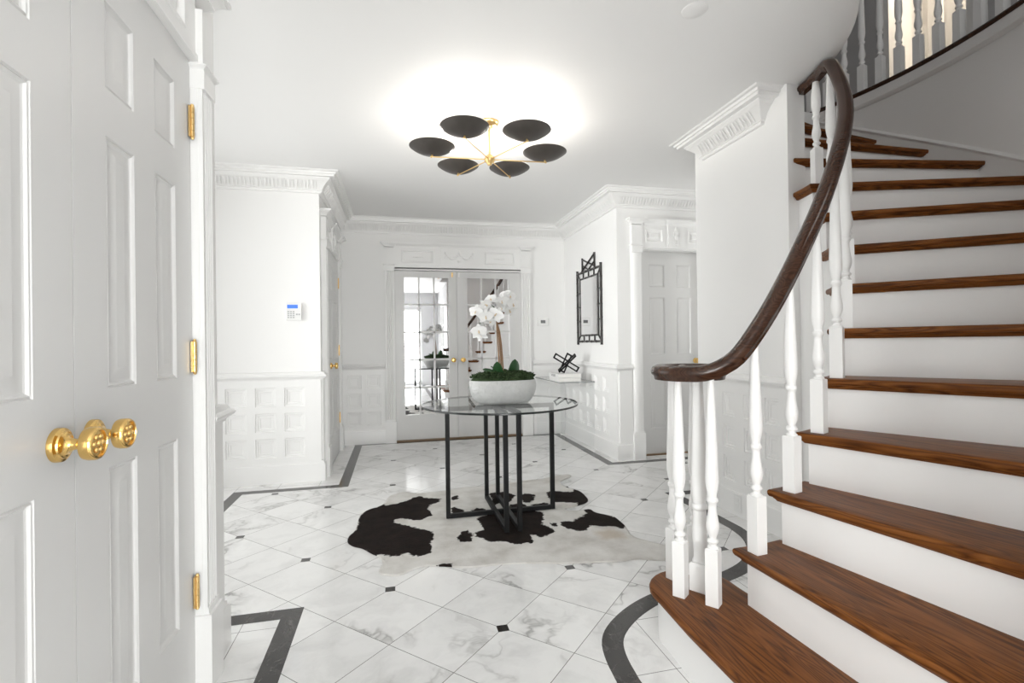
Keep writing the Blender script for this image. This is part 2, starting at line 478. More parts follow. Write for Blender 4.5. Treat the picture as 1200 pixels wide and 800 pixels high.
# front wall with the entrance glazing, and the curved outer stair wall
wall('wall_front', [(1.16, -2.2, -1, 0, 1.82, 0, 2.9, TH, [(0.45, 1.6, 0.05, 2.12)]), (1.164, 0.337, 0, -1, 2.6, 0, 2.9, TH, [(0.687, 2.187, 0.5, 2.2)])], 'entrance wall greyed to dim the passage, with tall glazing, facing the hall', UPW)
mb = MB()
aa = [radians(-90 + 2.0 * i) for i in range(0, 63)]
mb.loft([[(*pol(ROUT, a), 0), (*pol(ROUT + 0.1, a), 0), (*pol(ROUT + 0.1, a), FL2 - 0.03), (*pol(ROUT, a), FL2 - 0.03)] for a in aa])
structure(mb.build('wall_curved', CURVEP, smooth=30), 'tall curved white wall along the outside of the stair', 'wall')

# ceiling slab with the stairwell opening
arc = [pol(1.136, radians(d)) for d in range(-98, -10, 4)] + [pol(1.136, radians(-11))]
cp = [(-1.9, -2.35), (1.25, -2.35), (1.25, 0.34), (1.0, 0.36)] + arc + [(2.27, 2.36), (2.27, 3.24), (3.75, 3.24), (3.75, 4.65), (2.2, 4.65), (2.2, 6.1), (-0.85, 6.1), (-0.85, 4.62), (-1.85, 4.62)]
mb = MB(); mb.prism(cp, CEILZ, 2.9)
structure(mb.build('ceiling', CEIL, smooth=20), 'plain white ceiling cut back in a curve at the stairwell', 'ceiling')

# ------------------------------------------------------------------ crown, rails, baseboards
CROWN = [(0, -0.155), (0.018, -0.155), (0.022, -0.150), (0.024, -0.140), (0.032, -0.136), (0.030, -0.130), (0.048, -0.098), (0.080, -0.066), (0.088, -0.062), (0.094, -0.054), (0.100, -0.050), (0.104, -0.042), (0.138, -0.042), (0.140, -0.026), (0.152, -0.026), (0.156, -0.012), (0.172, -0.008), (0.180, 0.0), (0, 0.0)]
def crown(name, path, label):
    mb = MB(); sweep(mb, path, CROWN, CEILZ)
    ms = miter(path)
    for i in range(len(path) - 1):
        p, q = path[i], path[i + 1]
        L = hypot(q[0] - p[0], q[1] - p[1])
        if L < 0.1: continue
        d = ((q[0] - p[0]) / L, (q[1] - p[1]) / L); nx, ny = d[1], -d[0]
        n = int(L / 0.030); st = L / n
        for k in range(n):
            t = (k + 0.5) * st
            def P(s, o, z): return (p[0] + d[0] * (t + s) + nx * o, p[1] + d[1] * (t + s) + ny * o, CEILZ + z)
            w = 0.0115 if k % 2 == 0 else 0.006
            mb.add([P(-w * 0.5, 0.032, -0.131), P(w * 0.5, 0.032, -0.131), P(w, 0.078, -0.069), P(-w, 0.078, -0.069),
                    P(-w * 0.3, 0.036, -0.132), P(w * 0.3, 0.036, -0.132), P(w * 0.7, 0.081, -0.071), P(-w * 0.7, 0.081, -0.071), P(0, 0.0575, -0.107)],
                   [(0, 1, 5, 4), (1, 2, 6, 5), (2, 3, 7, 6), (3, 0, 4, 7), (4, 5, 8), (5, 6, 8), (6, 7, 8), (7, 4, 8)])
    return structure(mb.build(name, TRIM, smooth=25), label, 'crown moulding')
crown('trim_2', [(-1.7, 2.2), (-1.7, YP), (XL, YP), (XL, YB), (XR, YB), (XR, YR), (3.6, YR), (3.6, 3.12)], 'carved white crown moulding round the far end of the ceiling')
crown('trim_3', [(3.6, 3.12), (XS, 3.12), (XS, 2.56), (XS + 0.03, 2.56)], 'carved white crown moulding returned on the stair side wall')

BASE = [(0, 0), (0.030, 0), (0.030, 0.135), (0.026, 0.148), (0.020, 0.152), (0.018, 0.168), (0.0, 0.172)]
RAIL = [(0, 0.845), (0.020, 0.848), (0.024, 0.858), (0.034, 0.866), (0.046, 0.874), (0.050, 0.884), (0.044, 0.890), (0.034, 0.894), (0.030, 0.904), (0.022, 0.912), (0, 0.915)]
def wains(mb, ox, oy, ux, uy, L, cols, rows=((0.212, 0.368), (0.422, 0.578), (0.632, 0.788))):
    """square sunk panels; cols = list of (u0,u1)"""
    M = frame(ox, oy, ux, uy)
    ul = sorted({0.0, L, *[c for cc in cols for c in cc]}); vl = sorted({0.165, 0.85, *[c for r in rows for c in r]})
    pan = {(ul.index(c[0]), vl.index(r[0])) for c in cols for r in rows}
    n = 0.018
    relief(mb, M, ul, vl, pan, [(0.003, -0.007), (0.016, -0.007), (0.019, -0.013), (0.034, -0.013), (0.037, -0.0165)], n)
    for u in (0.0, L):
        mb.add([M @ Vector(p) for p in ((u, 0, 0.165), (u, n, 0.165), (u, n, 0.85), (u, 0, 0.85))], [(0, 1, 2, 3)])
def cols(L, m0, w=0.158, g=0.062):
    out = []; u = m0
    while u + w < L - 0.02: out.append((round(u, 4), round(u + w, 4))); u += w + g
    return out
mb = MB()
def dado(path, skip=()):
    sweep(mb, path, BASE); sweep(mb, path, RAIL)
    for i in range(len(path) - 1):
        p, q = path[i], path[i + 1]; L = hypot(q[0] - p[0], q[1] - p[1])
        if i in skip: continue
        ux, uy = (q[0] - p[0]) / L, (q[1] - p[1]) / L
        # facing the wall from the room (room on the right of travel) u runs along travel
        c = PAN.get((round(p[0], 2), round(p[1], 2)))
        wains(mb, p[0], p[1], ux, uy, L, c if c is not None else cols(L, 0.06))
PAN = {(-1.7, 4.46): [(0.135, 0.293), (0.355, 0.513), (0.575, 0.733), (0.80, 0.958)][:4],
       (-0.66, 1.93): [], (-0.62, 4.46): [], (-0.62, 5.80): [], (-0.62, 5.93): [(0.072, 0.23), (0.286, 0.444)],
       (2.07, 4.4): [], (round(XS, 2), 3.12): [(0.18, 0.30), (0.385, 0.50), (0.57, 0.69)], (2.07, 5.93): cols(1.53, 0.09), (1.64, 5.93): [(0.07, 0.228)], (3.17, 4.4): []}
PAN[(-1.7, 4.46)] = [(0.128, 0.286), (0.350, 0.508), (0.572, 0.730), (0.795, 0.953)]
dado([(XC, 1.93), (XC, 2.085), (-1.7, 2.085)])
dado([(-1.7, YP), (XL, YP), (XL, 4.555)])
dado([(XL, 5.80), (XL, YB), (-0.125, YB)])
dado([(1.64, YB), (XR, YB), (XR, YR), (2.205, YR)])
dado([(3.17, YR), (3.6, YR), (3.6, 3.12), (XS, 3.12), (XS, 2.36)])
sweep(mb, [(XC, -2.2), (XC, 0.45)], BASE); sweep(mb, [(1.164, 0.3), (1.164, -2.2), (0.96, -2.2)], BASE)
structure(mb.build('trim_4', TRIM, smooth=25), 'white square panelled dado with chair rail and baseboard round the hall', 'panelling')

# ------------------------------------------------------------------ door casings
def flute(w, d=0.036, n=4):
    pts = [(0, 0), (0, d), (w * 0.12, d)]
    s = w * 0.76 / n
    for i in range(n):
        a = w * 0.12 + i * s
        pts += [(a + s * 0.1, d), (a + s * 0.28, d - 0.007), (a + s * 0.5, d - 0.010), (a + s * 0.72, d - 0.007), (a + s * 0.9, d)]
    return pts + [(w, d), (w, 0)]
def box_m(mb, M, u0, n0, z0, u1, n1, z1): mb.box(u0, n0, z0, u1, n1, z1, M=M)
def molded(mb, M, u0, u1, z, h, d0, d1):
    """small moulding wrapped round three sides of a block"""
    pts = [(0.0, 0), (0.14, 0.02), (0.14, 0.16), (0.30, 0.34), (0.55, 0.52), (0.78, 0.62), (0.80, 0.74), (1.0, 0.76), (1.0, 1.0)]
    loops = []
    for t, k in pts:
        e = (d1 - d0) * t
        loops.append([(u0 - e, 0, z + h * k), (u1 + e, 0, z + h * k), (u1 + e, d0 + e, z + h * k), (u0 - e, d0 + e, z + h * k)])
    mb.loft(loops, M=M)
def casing(name, label, ox, oy, ux, uy, p0, p1, p2, p3, kind, ztop=2.31, zb=2.035, depth=0.036, jamb=0.09):
    """pilasters p0-p1 and p2-p3 (u), frieze between zb and ztop"""
    mb = MB(); M = frame(ox, oy, ux, uy)
    for a, b in ((p0, p1), (p2, p3)):
        if kind == 'urn':
            mb.prism([(a, 0), (a, depth * 0.35)] + [((a + b) / 2 - (b - a) / 2 * 0.94 * cos(pi * t / 12), depth * 0.35 + depth * 0.75 * sin(pi * t / 12)) for t in range(13)] + [(b, depth * 0.35), (b, 0)], 0.27, 1.985, M=M)
        else:
            mb.prism([(u + a, n) for u, n in flute(b - a, depth)], 0.27, 1.985, M=M)
        box_m(mb, M, a - 0.008, 0, 0, b + 0.008, depth + 0.014, 0.25)
        molded(mb, M, a, b, 0.25, -0.0 + 0.02, depth + 0.004, depth + 0.004)
        box_m(mb, M, a - 0.004, 0, 1.985, b + 0.004, depth + 0.008, 2.045)
        box_m(mb, M, a - 0.001, 0, 2.045, b + 0.001, depth + 0.003, 2.25)
        molded(mb, M, a - 0.001, b + 0.001, 2.045, 0.018, depth + 0.004, depth + 0.018)
        molded(mb, M, a - 0.001, b + 0.001, ztop - 0.055, 0.055, depth + 0.003, depth + 0.05)
    # frieze
    d = depth * 0.6
    W = p2 - p1
    cw = 0.18 if kind != 'french' else 0.44
    cu = (p1 + p2) / 2
    ul = [p1, p1 + 0.5 * (W - cw) * 0.16, cu - cw / 2 - 0.5 * (W - cw) * 0.16, cu - cw / 2, cu + cw / 2, cu + cw / 2 + 0.5 * (W - cw) * 0.16, p2 - 0.5 * (W - cw) * 0.16, p2]
    vl = [zb, zb + 0.055, ztop - 0.085, ztop]
    if kind == 'french':
        rg = [(0.006, 0.006), (0.014, 0.006), (0.022, -0.004)]
    else:
        rg = [(0.004, 0.004), (0.010, 0.004), (0.022, -0.014), (0.034, -0.014), (0.05, -0.004)]
    relief(mb, M, ul, vl, {(1, 1), (5, 1)}, rg, d)
    box_m(mb, M, p1, 0, zb, p2, d - 0.016, ztop)
    # bottom bead of the frieze and cornice
    box_m(mb, M, p1, 0, zb - 0.002, p2, d + 0.008, zb + 0.018)
    molded(mb, M, p1 + 0.04, p2 - 0.04, ztop - 0.055, 0.055, d, d + 0.046)
    # centre block
    box_m(mb, M, cu - cw / 2, 0, zb, cu + cw / 2, d + 0.014, ztop - 0.05)
    molded(mb, M, cu - cw / 2, cu + cw / 2, ztop - 0.055, 0.055, d + 0.014, d + 0.06)
    # jamb returns
    for a, b in ((p1 - 0.010, p1 + 0.002), (p2 - 0.002, p2 + 0.010)):
        box_m(mb, M, a, -jamb, 0, b, depth * 0.7, zb)
    box_m(mb, M, p1, -jamb, zb - 0.012, p2, 0.0, zb)
    # carved ornament
    z = (zb + ztop) / 2 - 0.02; n = d + 0.014
    def blob(u, zz, r, sx=1, sz=1, nn=n): mb.ball((u, nn, zz), r * 1.1, 10, (sx, 0.8, sz), M=M)
    if kind == 'french':
        for s in (-1, 1):
            for t in range(9):
                q = t / 8
                blob(cu + s * (0.02 + 0.14 * q), z + 0.02 - 0.045 * sin(pi * q) + 0.02 * q, 0.011 + 0.004 * sin(pi * q))
            blob(cu + s * 0.165, z + 0.05, 0.014, 0.8, 1.4); blob(cu + s * 0.165, z - 0.0, 0.008, 0.7, 2.4)
            for t in range(7):
                blob(cu + s * ((cw / 2) + (W - cw) / 4) + 0.02 * (t - 3), z, 0.012 - 0.002 * abs(t - 3), 1.2, 1.0, d - 0.002)
        blob(cu, z + 0.055, 0.014, 1, 1.6); blob(cu, z - 0.045, 0.016, 1.6, 1)
    elif kind == 'urn':
        blob(cu, z + 0.075, 0.014, 1, 1.2); blob(cu, z + 0.04, 0.022, 1, 1.5); blob(cu - 0.028, z + 0.02, 0.012, 0.8, 2.0); blob(cu + 0.028, z + 0.012, 0.012, 0.8, 2.0)
        blob(cu, z - 0.005, 0.02, 1, 1.6); blob(cu - 0.008, z - 0.05, 0.012, 1, 2.4); blob(cu + 0.008, z - 0.05, 0.012, 1, 2.4); blob(cu, z - 0.085, 0.016, 1.6, 0.6)
    elif kind == 'rosette':
        blob(cu, z, 0.035, 1, 1.7); blob(cu, z, 0.022, 1, 1.4, n + 0.008)
        for t in range(8): blob(cu + 0.045 * cos(t * pi / 4), z + 0.065 * sin(t * pi / 4), 0.012)
    return structure(mb.build(name, TRIM, smooth=30), label, 'door casing')
casing('trim_5', 'white fluted casing with carved frieze over the closet doors', XC, 0.0, 0, 1, 0.475, 0.585, 1.832, 1.928, 'rosette', zb=2.075, depth=0.045, ztop=2.36)
casing('trim_6', 'white fluted casing with rosette frieze round the far left door', XL, 4.46, 0, 1, 0.095, 0.225, 1.19, 1.30, 'rosette', depth=0.04)
casing('trim_7', 'wide white casing with festooned frieze over the mirrored french doors', 0.0, YB, 1, 0, -0.118, -0.012, 1.506, 1.62, 'french', ztop=2.32, zb=2.03)
casing('trim_8', 'white pilaster casing with carved figure frieze over the right hand door', XR, YR, 1, 0, 0.14, 0.243, 0.985, 1.09, 'urn', jamb=0.1)
# ------------------------------------------------------------------ doors
LM = Matrix(((1, 0, 0, 0), (0, -1, 0, 0), (0, 0, 1, 0), (0, 0, 0, 1)))     # (u, n, z) -> local object axes
PANEL = [(0.003, -0.004), (0.007, -0.001), (0.011, -0.006), (0.015, -0.0075), (0.026, -0.0075), (0.045, -0.002), (0.047, -0.002)]
def door_root(name, label, ox, oy, ux, uy):
    r = empty(name, (ox, oy, 0), atan2(uy, ux))
    return tag(r, label, 'door', None, 'structure')
def panel_leaf(root, u0, w, h, th, ul, vl, pans, mat=DOORSHADE, n=0.0, rings=PANEL):
    mb = MB()
    ul = [u0] + [u0 + x for x in ul] + [u0 + w]; vl = [0.008] + vl + [h]
    relief(mb, LM, ul, vl, pans, rings, n)
    f = [(u0, n, 0.008), (u0 + w, n, 0.008), (u0 + w, n, h), (u0, n, h)]
    b = [(p[0], n - th, p[2]) for p in f]
    vs = [LM @ Vector(p) for p in f + b]
    mb.add(vs, [(4, 5, 6, 7), (0, 1, 5, 4), (1, 2, 6, 5), (2, 3, 7, 6), (3, 0, 4, 7)])
    return mb.build('door_leaf', mat, root, smooth=20)
SIX = {(1, 1), (3, 1), (1, 3), (3, 3), (1, 5), (3, 5)}
def knob(root, u, z, n=0.0, r=0.034, L=0.072, label=None, fancy=True):
    ax = Matrix.Translation((u, -n, z)) @ Matrix.Rotation(pi / 2, 4, 'X')   # lathe z -> -y (out of the door)
    mb = MB()
    pr = [(r * 0.2, 0), (r, 0), (r, 0.006), (r * 0.97, 0.010), (r * 0.80, 0.012), (r * 0.76, 0.015), (r * 0.60, 0.016), (r * 0.42, 0.020), (r * 0.34, 0.028),
          (r * 0.30, 0.036), (r * 0.36, 0.042), (r * 0.42, L - 0.028), (r * 0.62, L - 0.025), (r * 0.92, L - 0.022), (r * 0.97, L - 0.016), (r * 0.97, L - 0.004), (r * 0.90, L), (r * 0.78, L + 0.001), (r * 0.74, L - 0.003), (r * 0.66, L - 0.003), (r * 0.1, L - 0.001)]
    mb.lathe(pr, 28, M=ax)
    if fancy:
        for k in range(6):
            a = k * pi / 3
            mb.ball((r * 0.42 * cos(a), r * 0.42 * sin(a), L - 0.002), r * 0.17, 8, (1, 1, 0.7), M=ax)
        mb.ball((0, 0, L - 0.001), r * 0.2, 8, (1, 1, 0.7), M=ax)
    return mb.build('door_knob', BRASS, root, smooth=40, label=label)
def hinge(root, u, z, n, h=0.10, leafw=0.016):
    mb = MB()
    mb.box(u - leafw, -n - 0.002, z - h / 2, u + leafw * 0.9, -n + 0.004, z + h / 2)
    for k in range(5):
        z0 = z - h / 2 + k * h / 5
        mb.lathe([(0.0060, 0.0004), (0.0066, 0.0010), (0.0066, h / 5 - 0.0010), (0.0060, h / 5 - 0.0004)], 12, (u, -n - 0.004, z0))
    mb.ball((u, -n - 0.004, z + h / 2 + 0.003), 0.006, 8); mb.ball((u, -n - 0.004, z - h / 2 - 0.003), 0.006, 8)
    return mb.build('hinge', BRASS2, root, smooth=40)

# closet: two leaves on the wall beside the camera
d1 = door_root('door_1', 'double white closet doors with raised panels and a pair of big round brass knobs', -0.65, 0.595, 0, 1)
vl6 = [0.274, 0.855, 1.038, 1.625, 1.737, 1.942]
ulc = [0.122, 0.252, 0.365, 0.495]
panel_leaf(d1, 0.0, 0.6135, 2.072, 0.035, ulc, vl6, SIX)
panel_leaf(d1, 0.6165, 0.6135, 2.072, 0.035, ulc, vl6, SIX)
knob(d1, 0.56, 0.942, label='polished brass knob with a floral face')
knob(d1, 0.675, 0.942, label='polished brass knob with a floral face')
for z in (0.335, 1.10, 1.868): hinge(d1, 1.222, z, 0.006, leafw=0.011)
for z in (0.335, 1.10, 1.868): hinge(d1, -0.008, z, 0.004)
# far left door
d2 = door_root('door_2', 'white six panel door seen edge on beyond the keypad wall', XL + 0.02, 4.46, 0, 1)
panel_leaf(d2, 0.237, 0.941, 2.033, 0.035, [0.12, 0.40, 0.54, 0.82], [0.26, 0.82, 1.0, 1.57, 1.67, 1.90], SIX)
knob(d2, 0.49, 0.94, r=0.03, L=0.062, fancy=False)
for z in (0.36, 1.08, 1.80): hinge(d2, 1.18, z, 0.0)
# right hand door
d3 = door_root('door_3', 'white six panel door with brass knob in the right hand recess', XR, YR + 0.12, 1, 0)
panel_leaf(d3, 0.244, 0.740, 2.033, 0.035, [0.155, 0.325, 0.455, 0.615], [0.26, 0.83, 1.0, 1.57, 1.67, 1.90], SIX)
knob(d3, 0.905, 0.93, r=0.028, L=0.06, fancy=False)
mb = MB(); mb.box(0.243, -0.03, 0, 0.985, 0.03, 0.012); mb.build('threshold', THRESH, d3)
# mirrored french doors
d4 = door_root('door_4', 'pair of white french doors with fifteen mirrored panes each and brass knobs', 0.0, YB + 0.02, 1, 0)
def french(u0, w, gu0, gu1, n=0.0):
    z0, z1, h, th = 0.30, 1.925, 1.995, 0.035
    mb = MB()
    def bx(a, b, c, d, n0=-0.035, n1=0.0): mb.box(a, n0, b, c, n1, d, M=LM)
    bx(u0, 0.018, gu0, h); bx(gu1, 0.018, u0 + w, h); bx(gu0, 0.018, gu1, z0); bx(gu0, z1, gu1, h)
    pw = (gu1 - gu0) / 3; ph = (z1 - z0) / 5
    for i in range(1, 3): bx(gu0 + i * pw - 0.010, z0, gu0 + i * pw + 0.010, z1, -0.03, -0.003)
    for j in range(1, 5): bx(gu0, z0 + j * ph - 0.010, gu1, z0 + j * ph + 0.010, -0.03, -0.003)
    for a, b, c, d in ((gu0, z0, gu0 + 0.006, z1), (gu1 - 0.006, z0, gu1, z1), (gu0, z0, gu1, z0 + 0.006), (gu0, z1 - 0.006, gu1, z1)): bx(a, b, c, d, -0.03, -0.004)
    leaf = mb.build('door_leaf', DOORSHADE, d4, smooth=0)
    g = MB(); g.box(gu0 - 0.002, -0.026, z0 - 0.002, gu1 + 0.002, -0.014, z1 + 0.002, M=LM)
    g.build('mirror_panes', MIRROR, leaf, smooth=0, label='mirrored panes')
    return leaf
french(-0.008, 0.7245, 0.095, 0.622)
french(0.7195, 0.784, 0.838, 1.368)
knob(d4, 0.668, 0.94, r=0.028, L=0.06, fancy=False); knob(d4, 0.782, 0.94, r=0.028, L=0.06, fancy=False)
mb = MB(); mb.box(-0.008, -0.03, 0, 1.503, 0.03, 0.016); mb.build('threshold', THRESH, d4, label='worn wooden threshold')
for u in (0.655, 0.735):
    mb = MB(); mb.box(u, -0.008, 1.93, u + 0.018, 0.0, 1.985); mb.build('door_bolt', BRASS2 if u < 0.7 else TRIM, d4)

# entrance glazing and alcove window (daylight; seen only in the mirrors), with added fill windows
def window(name, label, ox, oy, ux, uy, w, z0, z1, nu, nv):
    r = empty(name, (ox, oy, 0), atan2(uy, ux)); tag(r, label, 'window', None, 'structure')
    mb = MB()
    def bx(a, b, c, d, n0=-0.08, n1=-0.03): mb.box(a, n0, b, c, n1, d, M=LM)
    bx(0, z0, 0.06, z1); bx(w - 0.06, z0, w, z1); bx(0, z0, w, z0 + 0.06); bx(0, z1 - 0.06, w, z1)
    for i in range(1, nu): bx(i * w / nu - 0.015, z0, i * w / nu + 0.015, z1, -0.07, -0.04)
    for j in range(1, nv): bx(0, z0 + j * (z1 - z0) / nv - 0.012, w, z0 + j * (z1 - z0) / nv + 0.012, -0.07, -0.04)
    mb.build('window_frame', WINFR, r, smooth=0)
    g = MB(); g.box(0.03, -0.058, z0 + 0.03, w - 0.03, -0.052, z1 - 0.03, M=LM); g.build('window_pane', WGLASS, r, smooth=0)
window('window_1', 'tall white entrance glazing at the front of the hall', 0.71, -2.2, -1, 0, 1.15, 0.05, 2.12, 2, 4)
window('added_window_3', 'white side window added in the entrance passage for fill light', 1.164, -0.35, 0, -1, 1.5, 0.5, 2.2, 3, 3)  # added window, an opening for the fill light on the closet doors
window('added_window_4', 'white window added in the side of the right hand door recess for fill light', 3.6, YR - 0.12, 0, -1, 0.98, 0.95, 2.3, 2, 3)  # added unseen window, an opening for fill light at the far end
window('window_2', 'tall white window in the alcove beside the closet', -1.7, 2.2, 0, 1, 2.05, 0.12, 2.35, 3, 3)
# ------------------------------------------------------------------ curved staircase
st = empty('staircase', (CX, CY, 0.0))
tag(st, 'curved white staircase with dark stained oak treads climbing round to the right', 'staircase')
def inset(poly, e):
    """inset a CCW polygon by e"""
    ms = miter(list(poly), True)
    return [(p[0] - e * m[0], p[1] - e * m[1]) for p, m in zip(poly, ms)]
def tread_mesh(poly, zt, th=0.026, cove=0.016):
    mb = MB()
    L = []
    for e, z in ((0.010, 0), (0.004, -0.002), (0.001, -0.006), (0, -0.012), (0.001, -0.020), (0.005, -th), (0.013, -th - 0.001), (0.014, -th - 0.005), (0.019, -th - 0.010), (0.023, -th - cove)):
        L.append([(x, y, zt + z) for x, y in inset(poly, e)])
    mb.loft(L[::-1])
    return mb
DAr = radians(DA)
for k in range(2, 16):
    a = A(k); ri = rin(k); z = RISE * k
    last = k == 14
    # local frame: x along the riser line, y towards the next riser
    fr_in = sqrt(max(ri * ri - 0.035 ** 2, 0)); fr_out = sqrt(2.206 ** 2 - 0.035 ** 2)
    poly = [(fr_in, -0.035), (fr_out, -0.035)]
    for i in range(0, 7): poly.append(pol(2.206, DAr * i / 6 + 0.012 * (i == 6), (0, 0)))
    e = DAr + 0.035
    poly += [pol(ri + 0.045, DAr + 0.014 + 0.01, (0, 0)), pol(ri + 0.045, e, (0, 0)), pol(ri, e, (0, 0))]
    for i in range(5, 0, -1): poly.append(pol(ri, e * i / 6 - 0.02 * (6 - i) / 6, (0, 0)))
    tread_mesh(poly, z).build('tread', OAK, st, rz=a, smooth=40)
    # riser board and the closed body behind it
    mb = MB(); mb.box(ri + 0.03, 0.002, RISE * (k - 1) - 0.005, 2.207, 0.018, z - 0.026)
    mb.build('riser', STAIRP, st, rz=a, smooth=0)
body = MB()
for k in range(2, 16):
    n = 5
    lo = 0.0 if k < 11 else RISE * k - (0.55 if k == 11 else 0.22)
    if k == 13: lo = CEILZ + 0.025 - 0.09
    loops = []
    for i in range(n + 1):
        aa_ = A(k) + 0.008 + (DAr - 0.0) * i / n
        ri = rin(k + i / n) + 0.03
        ro = 2.208
        zt = RISE * k - 0.028
        loops.append([(*pol(ri, aa_, (0, 0)), lo), (*pol(ro, aa_, (0, 0)), lo), (*pol(ro, aa_, (0, 0)), zt), (*pol(ri, aa_, (0, 0)), zt)])
    body.loft(loops)
body.build('stringer', STAIRP, st, smooth=25, label='white curved stringer')
# bottom bullnose step
bn = []
bc = (1.09, 1.68)
front = [(0.903, 0.356), (0.904, 0.9), (0.906, 1.2), (0.910, 1.45)]
tip = [(bc[0] + 0.168 * cos(radians(t)), bc[1] + 0.166 * sin(radians(t))) for t in range(188, -20, -13)]
back = [(1.262, 1.56), (1.235, 1.50), (1.232, 1.2), (1.20, 0.345)]
poly = front + tip + back
poly = [(x - CX, y - CY) for x, y in poly]
area = sum(poly[i - 1][0] * poly[i][1] - poly[i][0] * poly[i - 1][1] for i in range(len(poly)))
if area < 0: poly = poly[::-1]
tread_mesh([(-y, x) for x, y in poly], RISE).build('tread', OAK, st, rz=-pi / 2, smooth=40)
mb = MB(); mb.prism(inset(poly, 0.032), 0.0, RISE - 0.028)
mb.build('riser', STAIRP, st, smooth=30)
# skirt board on the outer wall
mb = MB(); loops = []
for i in range(0, 112):
    a = radians(-88 + i); kk = 6 + (degrees_ := math.degrees(a) + 52.95) / DA
    zc = RISE * kk + 0.055
    loops.append([(*pol(2.196, a, (0, 0)), zc - 0.5), (*pol(2.2085, a, (0, 0)), zc - 0.5), (*pol(2.2085, a, (0, 0)), zc + 0.03), (*pol(2.200, a, (0, 0)), zc + 0.026), (*pol(2.186, a, (0, 0)), zc + 0.012), (*pol(2.190, a, (0, 0)), zc + 0.002), (*pol(2.196, a, (0, 0)), zc - 0.004)])
mb.loft(loops); mb.build('skirt_board', CURVEP, st, smooth=30)

# ------------------------------------------------------------------ railing
RL = Vector((1.10, 1.675, RISE))
rl = empty('stair_railing', RL)
tag(rl, 'dark walnut handrail coiling into a volute over turned white balusters', 'railing')
ZT = [(-97.5, 1.016), (-95.5, 1.020), (-92.9, 1.042), (-90.2, 1.084), (-87.3, 1.148), (-84.3, 1.217), (-80.9, 1.302), (-77.2, 1.398), (-73.5, 1.493), (-69.5, 1.591), (-65.5, 1.69), (-61.5, 1.788), (-57, 1.893), (-50, 2.035), (-43, 2.17), (-36, 2.305), (-30, 2.43), (-28, 2.475), (-26, 2.515), (-23, 2.538), (-20, 2.54), (-9.6, 2.54)]
def rail_z(d):
    for (a, za), (b, zb) in zip(ZT, ZT[1:]):
        if d <= b: return za + (zb - za) * max(0, (d - a) / (b - a))
    return ZT[-1][1]
def rail_r(d):
    k = 6 + (d + 52.95) / DA
    return rin(k) + 0.062
PROF = [(-0.017, -0.027), (0.017, -0.027), (0.021, -0.013), (0.029, -0.006), (0.031, 0.006), (0.024, 0.020), (0.010, 0.027), (-0.010, 0.027), (-0.024, 0.020), (-0.031, 0.006), (-0.029, -0.006), (-0.021, -0.013)]
pts = []; scl = []
vc = (1.088, 1.672)
# spiral, eye outwards
sp_n = 60
for i in range(sp_n):
    t = i / sp_n
    ang = radians(-95 - 470 * (1 - t))         # ends pointing at -95 deg
    r = 0.030 + 0.066 * min(1, t / 0.30) ** 0.8 + 0.060 * max(0, (t - 0.45) / 0.55) ** 1.4
    pts.append((vc[0] + r * cos(ang), vc[1] + r * sin(ang), 1.014)); scl.append(0.62 + 0.38 * min(1, t / 0.4))
# the spiral turns so that travel outwards runs into the stair circle
d0 = -93.0
for i in range(0, 86):
    d = d0 + (-9.6 - d0) * i / 85
    x, y = pol(rail_r(d), radians(d))
    w = min(1, i / 8)
    x0, y0, z0 = pts[sp_n - 1]
    pts.append((x, y, rail_z(d))); scl.append(1.0)
sm = pts[:]
for it in range(3):
    sm = [sm[0]] + [tuple((sm[i - 1][j] + 2 * sm[i][j] + sm[i + 1][j]) / 4 for j in range(3)) if 30 < i < sp_n + 14 else sm[i] for i in range(1, len(sm) - 1)] + [sm[-1]]
pts = [Vector(p) for p in sm]
mb = MB(); loops = []
for i, p in enumerate(pts):
    t = (pts[min(i + 1, len(pts) - 1)] - pts[max(i - 1, 0)]).normalized()
    sd = t.cross(Vector((0, 0, 1))).normalized(); up = sd.cross(t)
    loops.append([p - RL + sd * (a * scl[i]) + up * b for a, b in PROF])
mb.loft(loops)
mb.lathe([(0.004, -0.027), (0.05, -0.027), (0.052, -0.01), (0.050, 0.006), (0.03, 0.012), (0.004, 0.014)], 24, tuple(Vector((vc[0], vc[1], 1.014)) - RL))
mb.build('handrail', RAILW, rl, smooth=45)
def baluster_mesh(H, s=0.044, bh=0.2):
    mb = MB()
    h = s / 2
    mb.loft([[(-q, -q, z), (q, -q, z), (q, q, z), (-q, q, z)] for q, z in ((h, 0.0), (h, bh - 0.003), (h - 0.003, bh))])
    top = H - bh
    pr = [(0.019, -0.001), (0.0195, 0.004), (0.013, 0.010), (0.0125, 0.016), (0.0185, 0.021), (0.0195, 0.026), (0.0175, 0.031), (0.0125, 0.036), (0.0135, 0.044), (0.0185, 0.055), (0.0222, 0.072), (0.0222, 0.085), (0.0190, 0.105), (0.0150, 0.128), (0.0138, 0.150), (0.0148, 0.160), (0.0192, 0.165), (0.0197, 0.170), (0.0190, 0.176), (0.0152, 0.180), (0.0155, 0.190), (0.0195, 0.205), (0.0228, 0.228), (0.0232, 0.245), (0.0215, 0.30)]
    u = 0.30
    for t in (0.35, 0.7, 1.0): pr.append((0.0215 + (0.0115 - 0.0215) * t, u + (top - u) * t))
    mb.lathe(pr, 18, (0, 0, bh))
    return mb
def put_bal(x, y, z, H, rz):
    return baluster_mesh(H).build('baluster', TRIM, rl, loc=(x - RL.x, y - RL.y, z - RL.z), rz=rz, smooth=40)
for k in range(2, 11):
    d = math.degrees(A(k)) + 0.9
    x, y = pol(rail_r(d), radians(d))
    put_bal(x, y, RISE * k, rail_z(d) - RISE * k, radians(d) + radians(4))
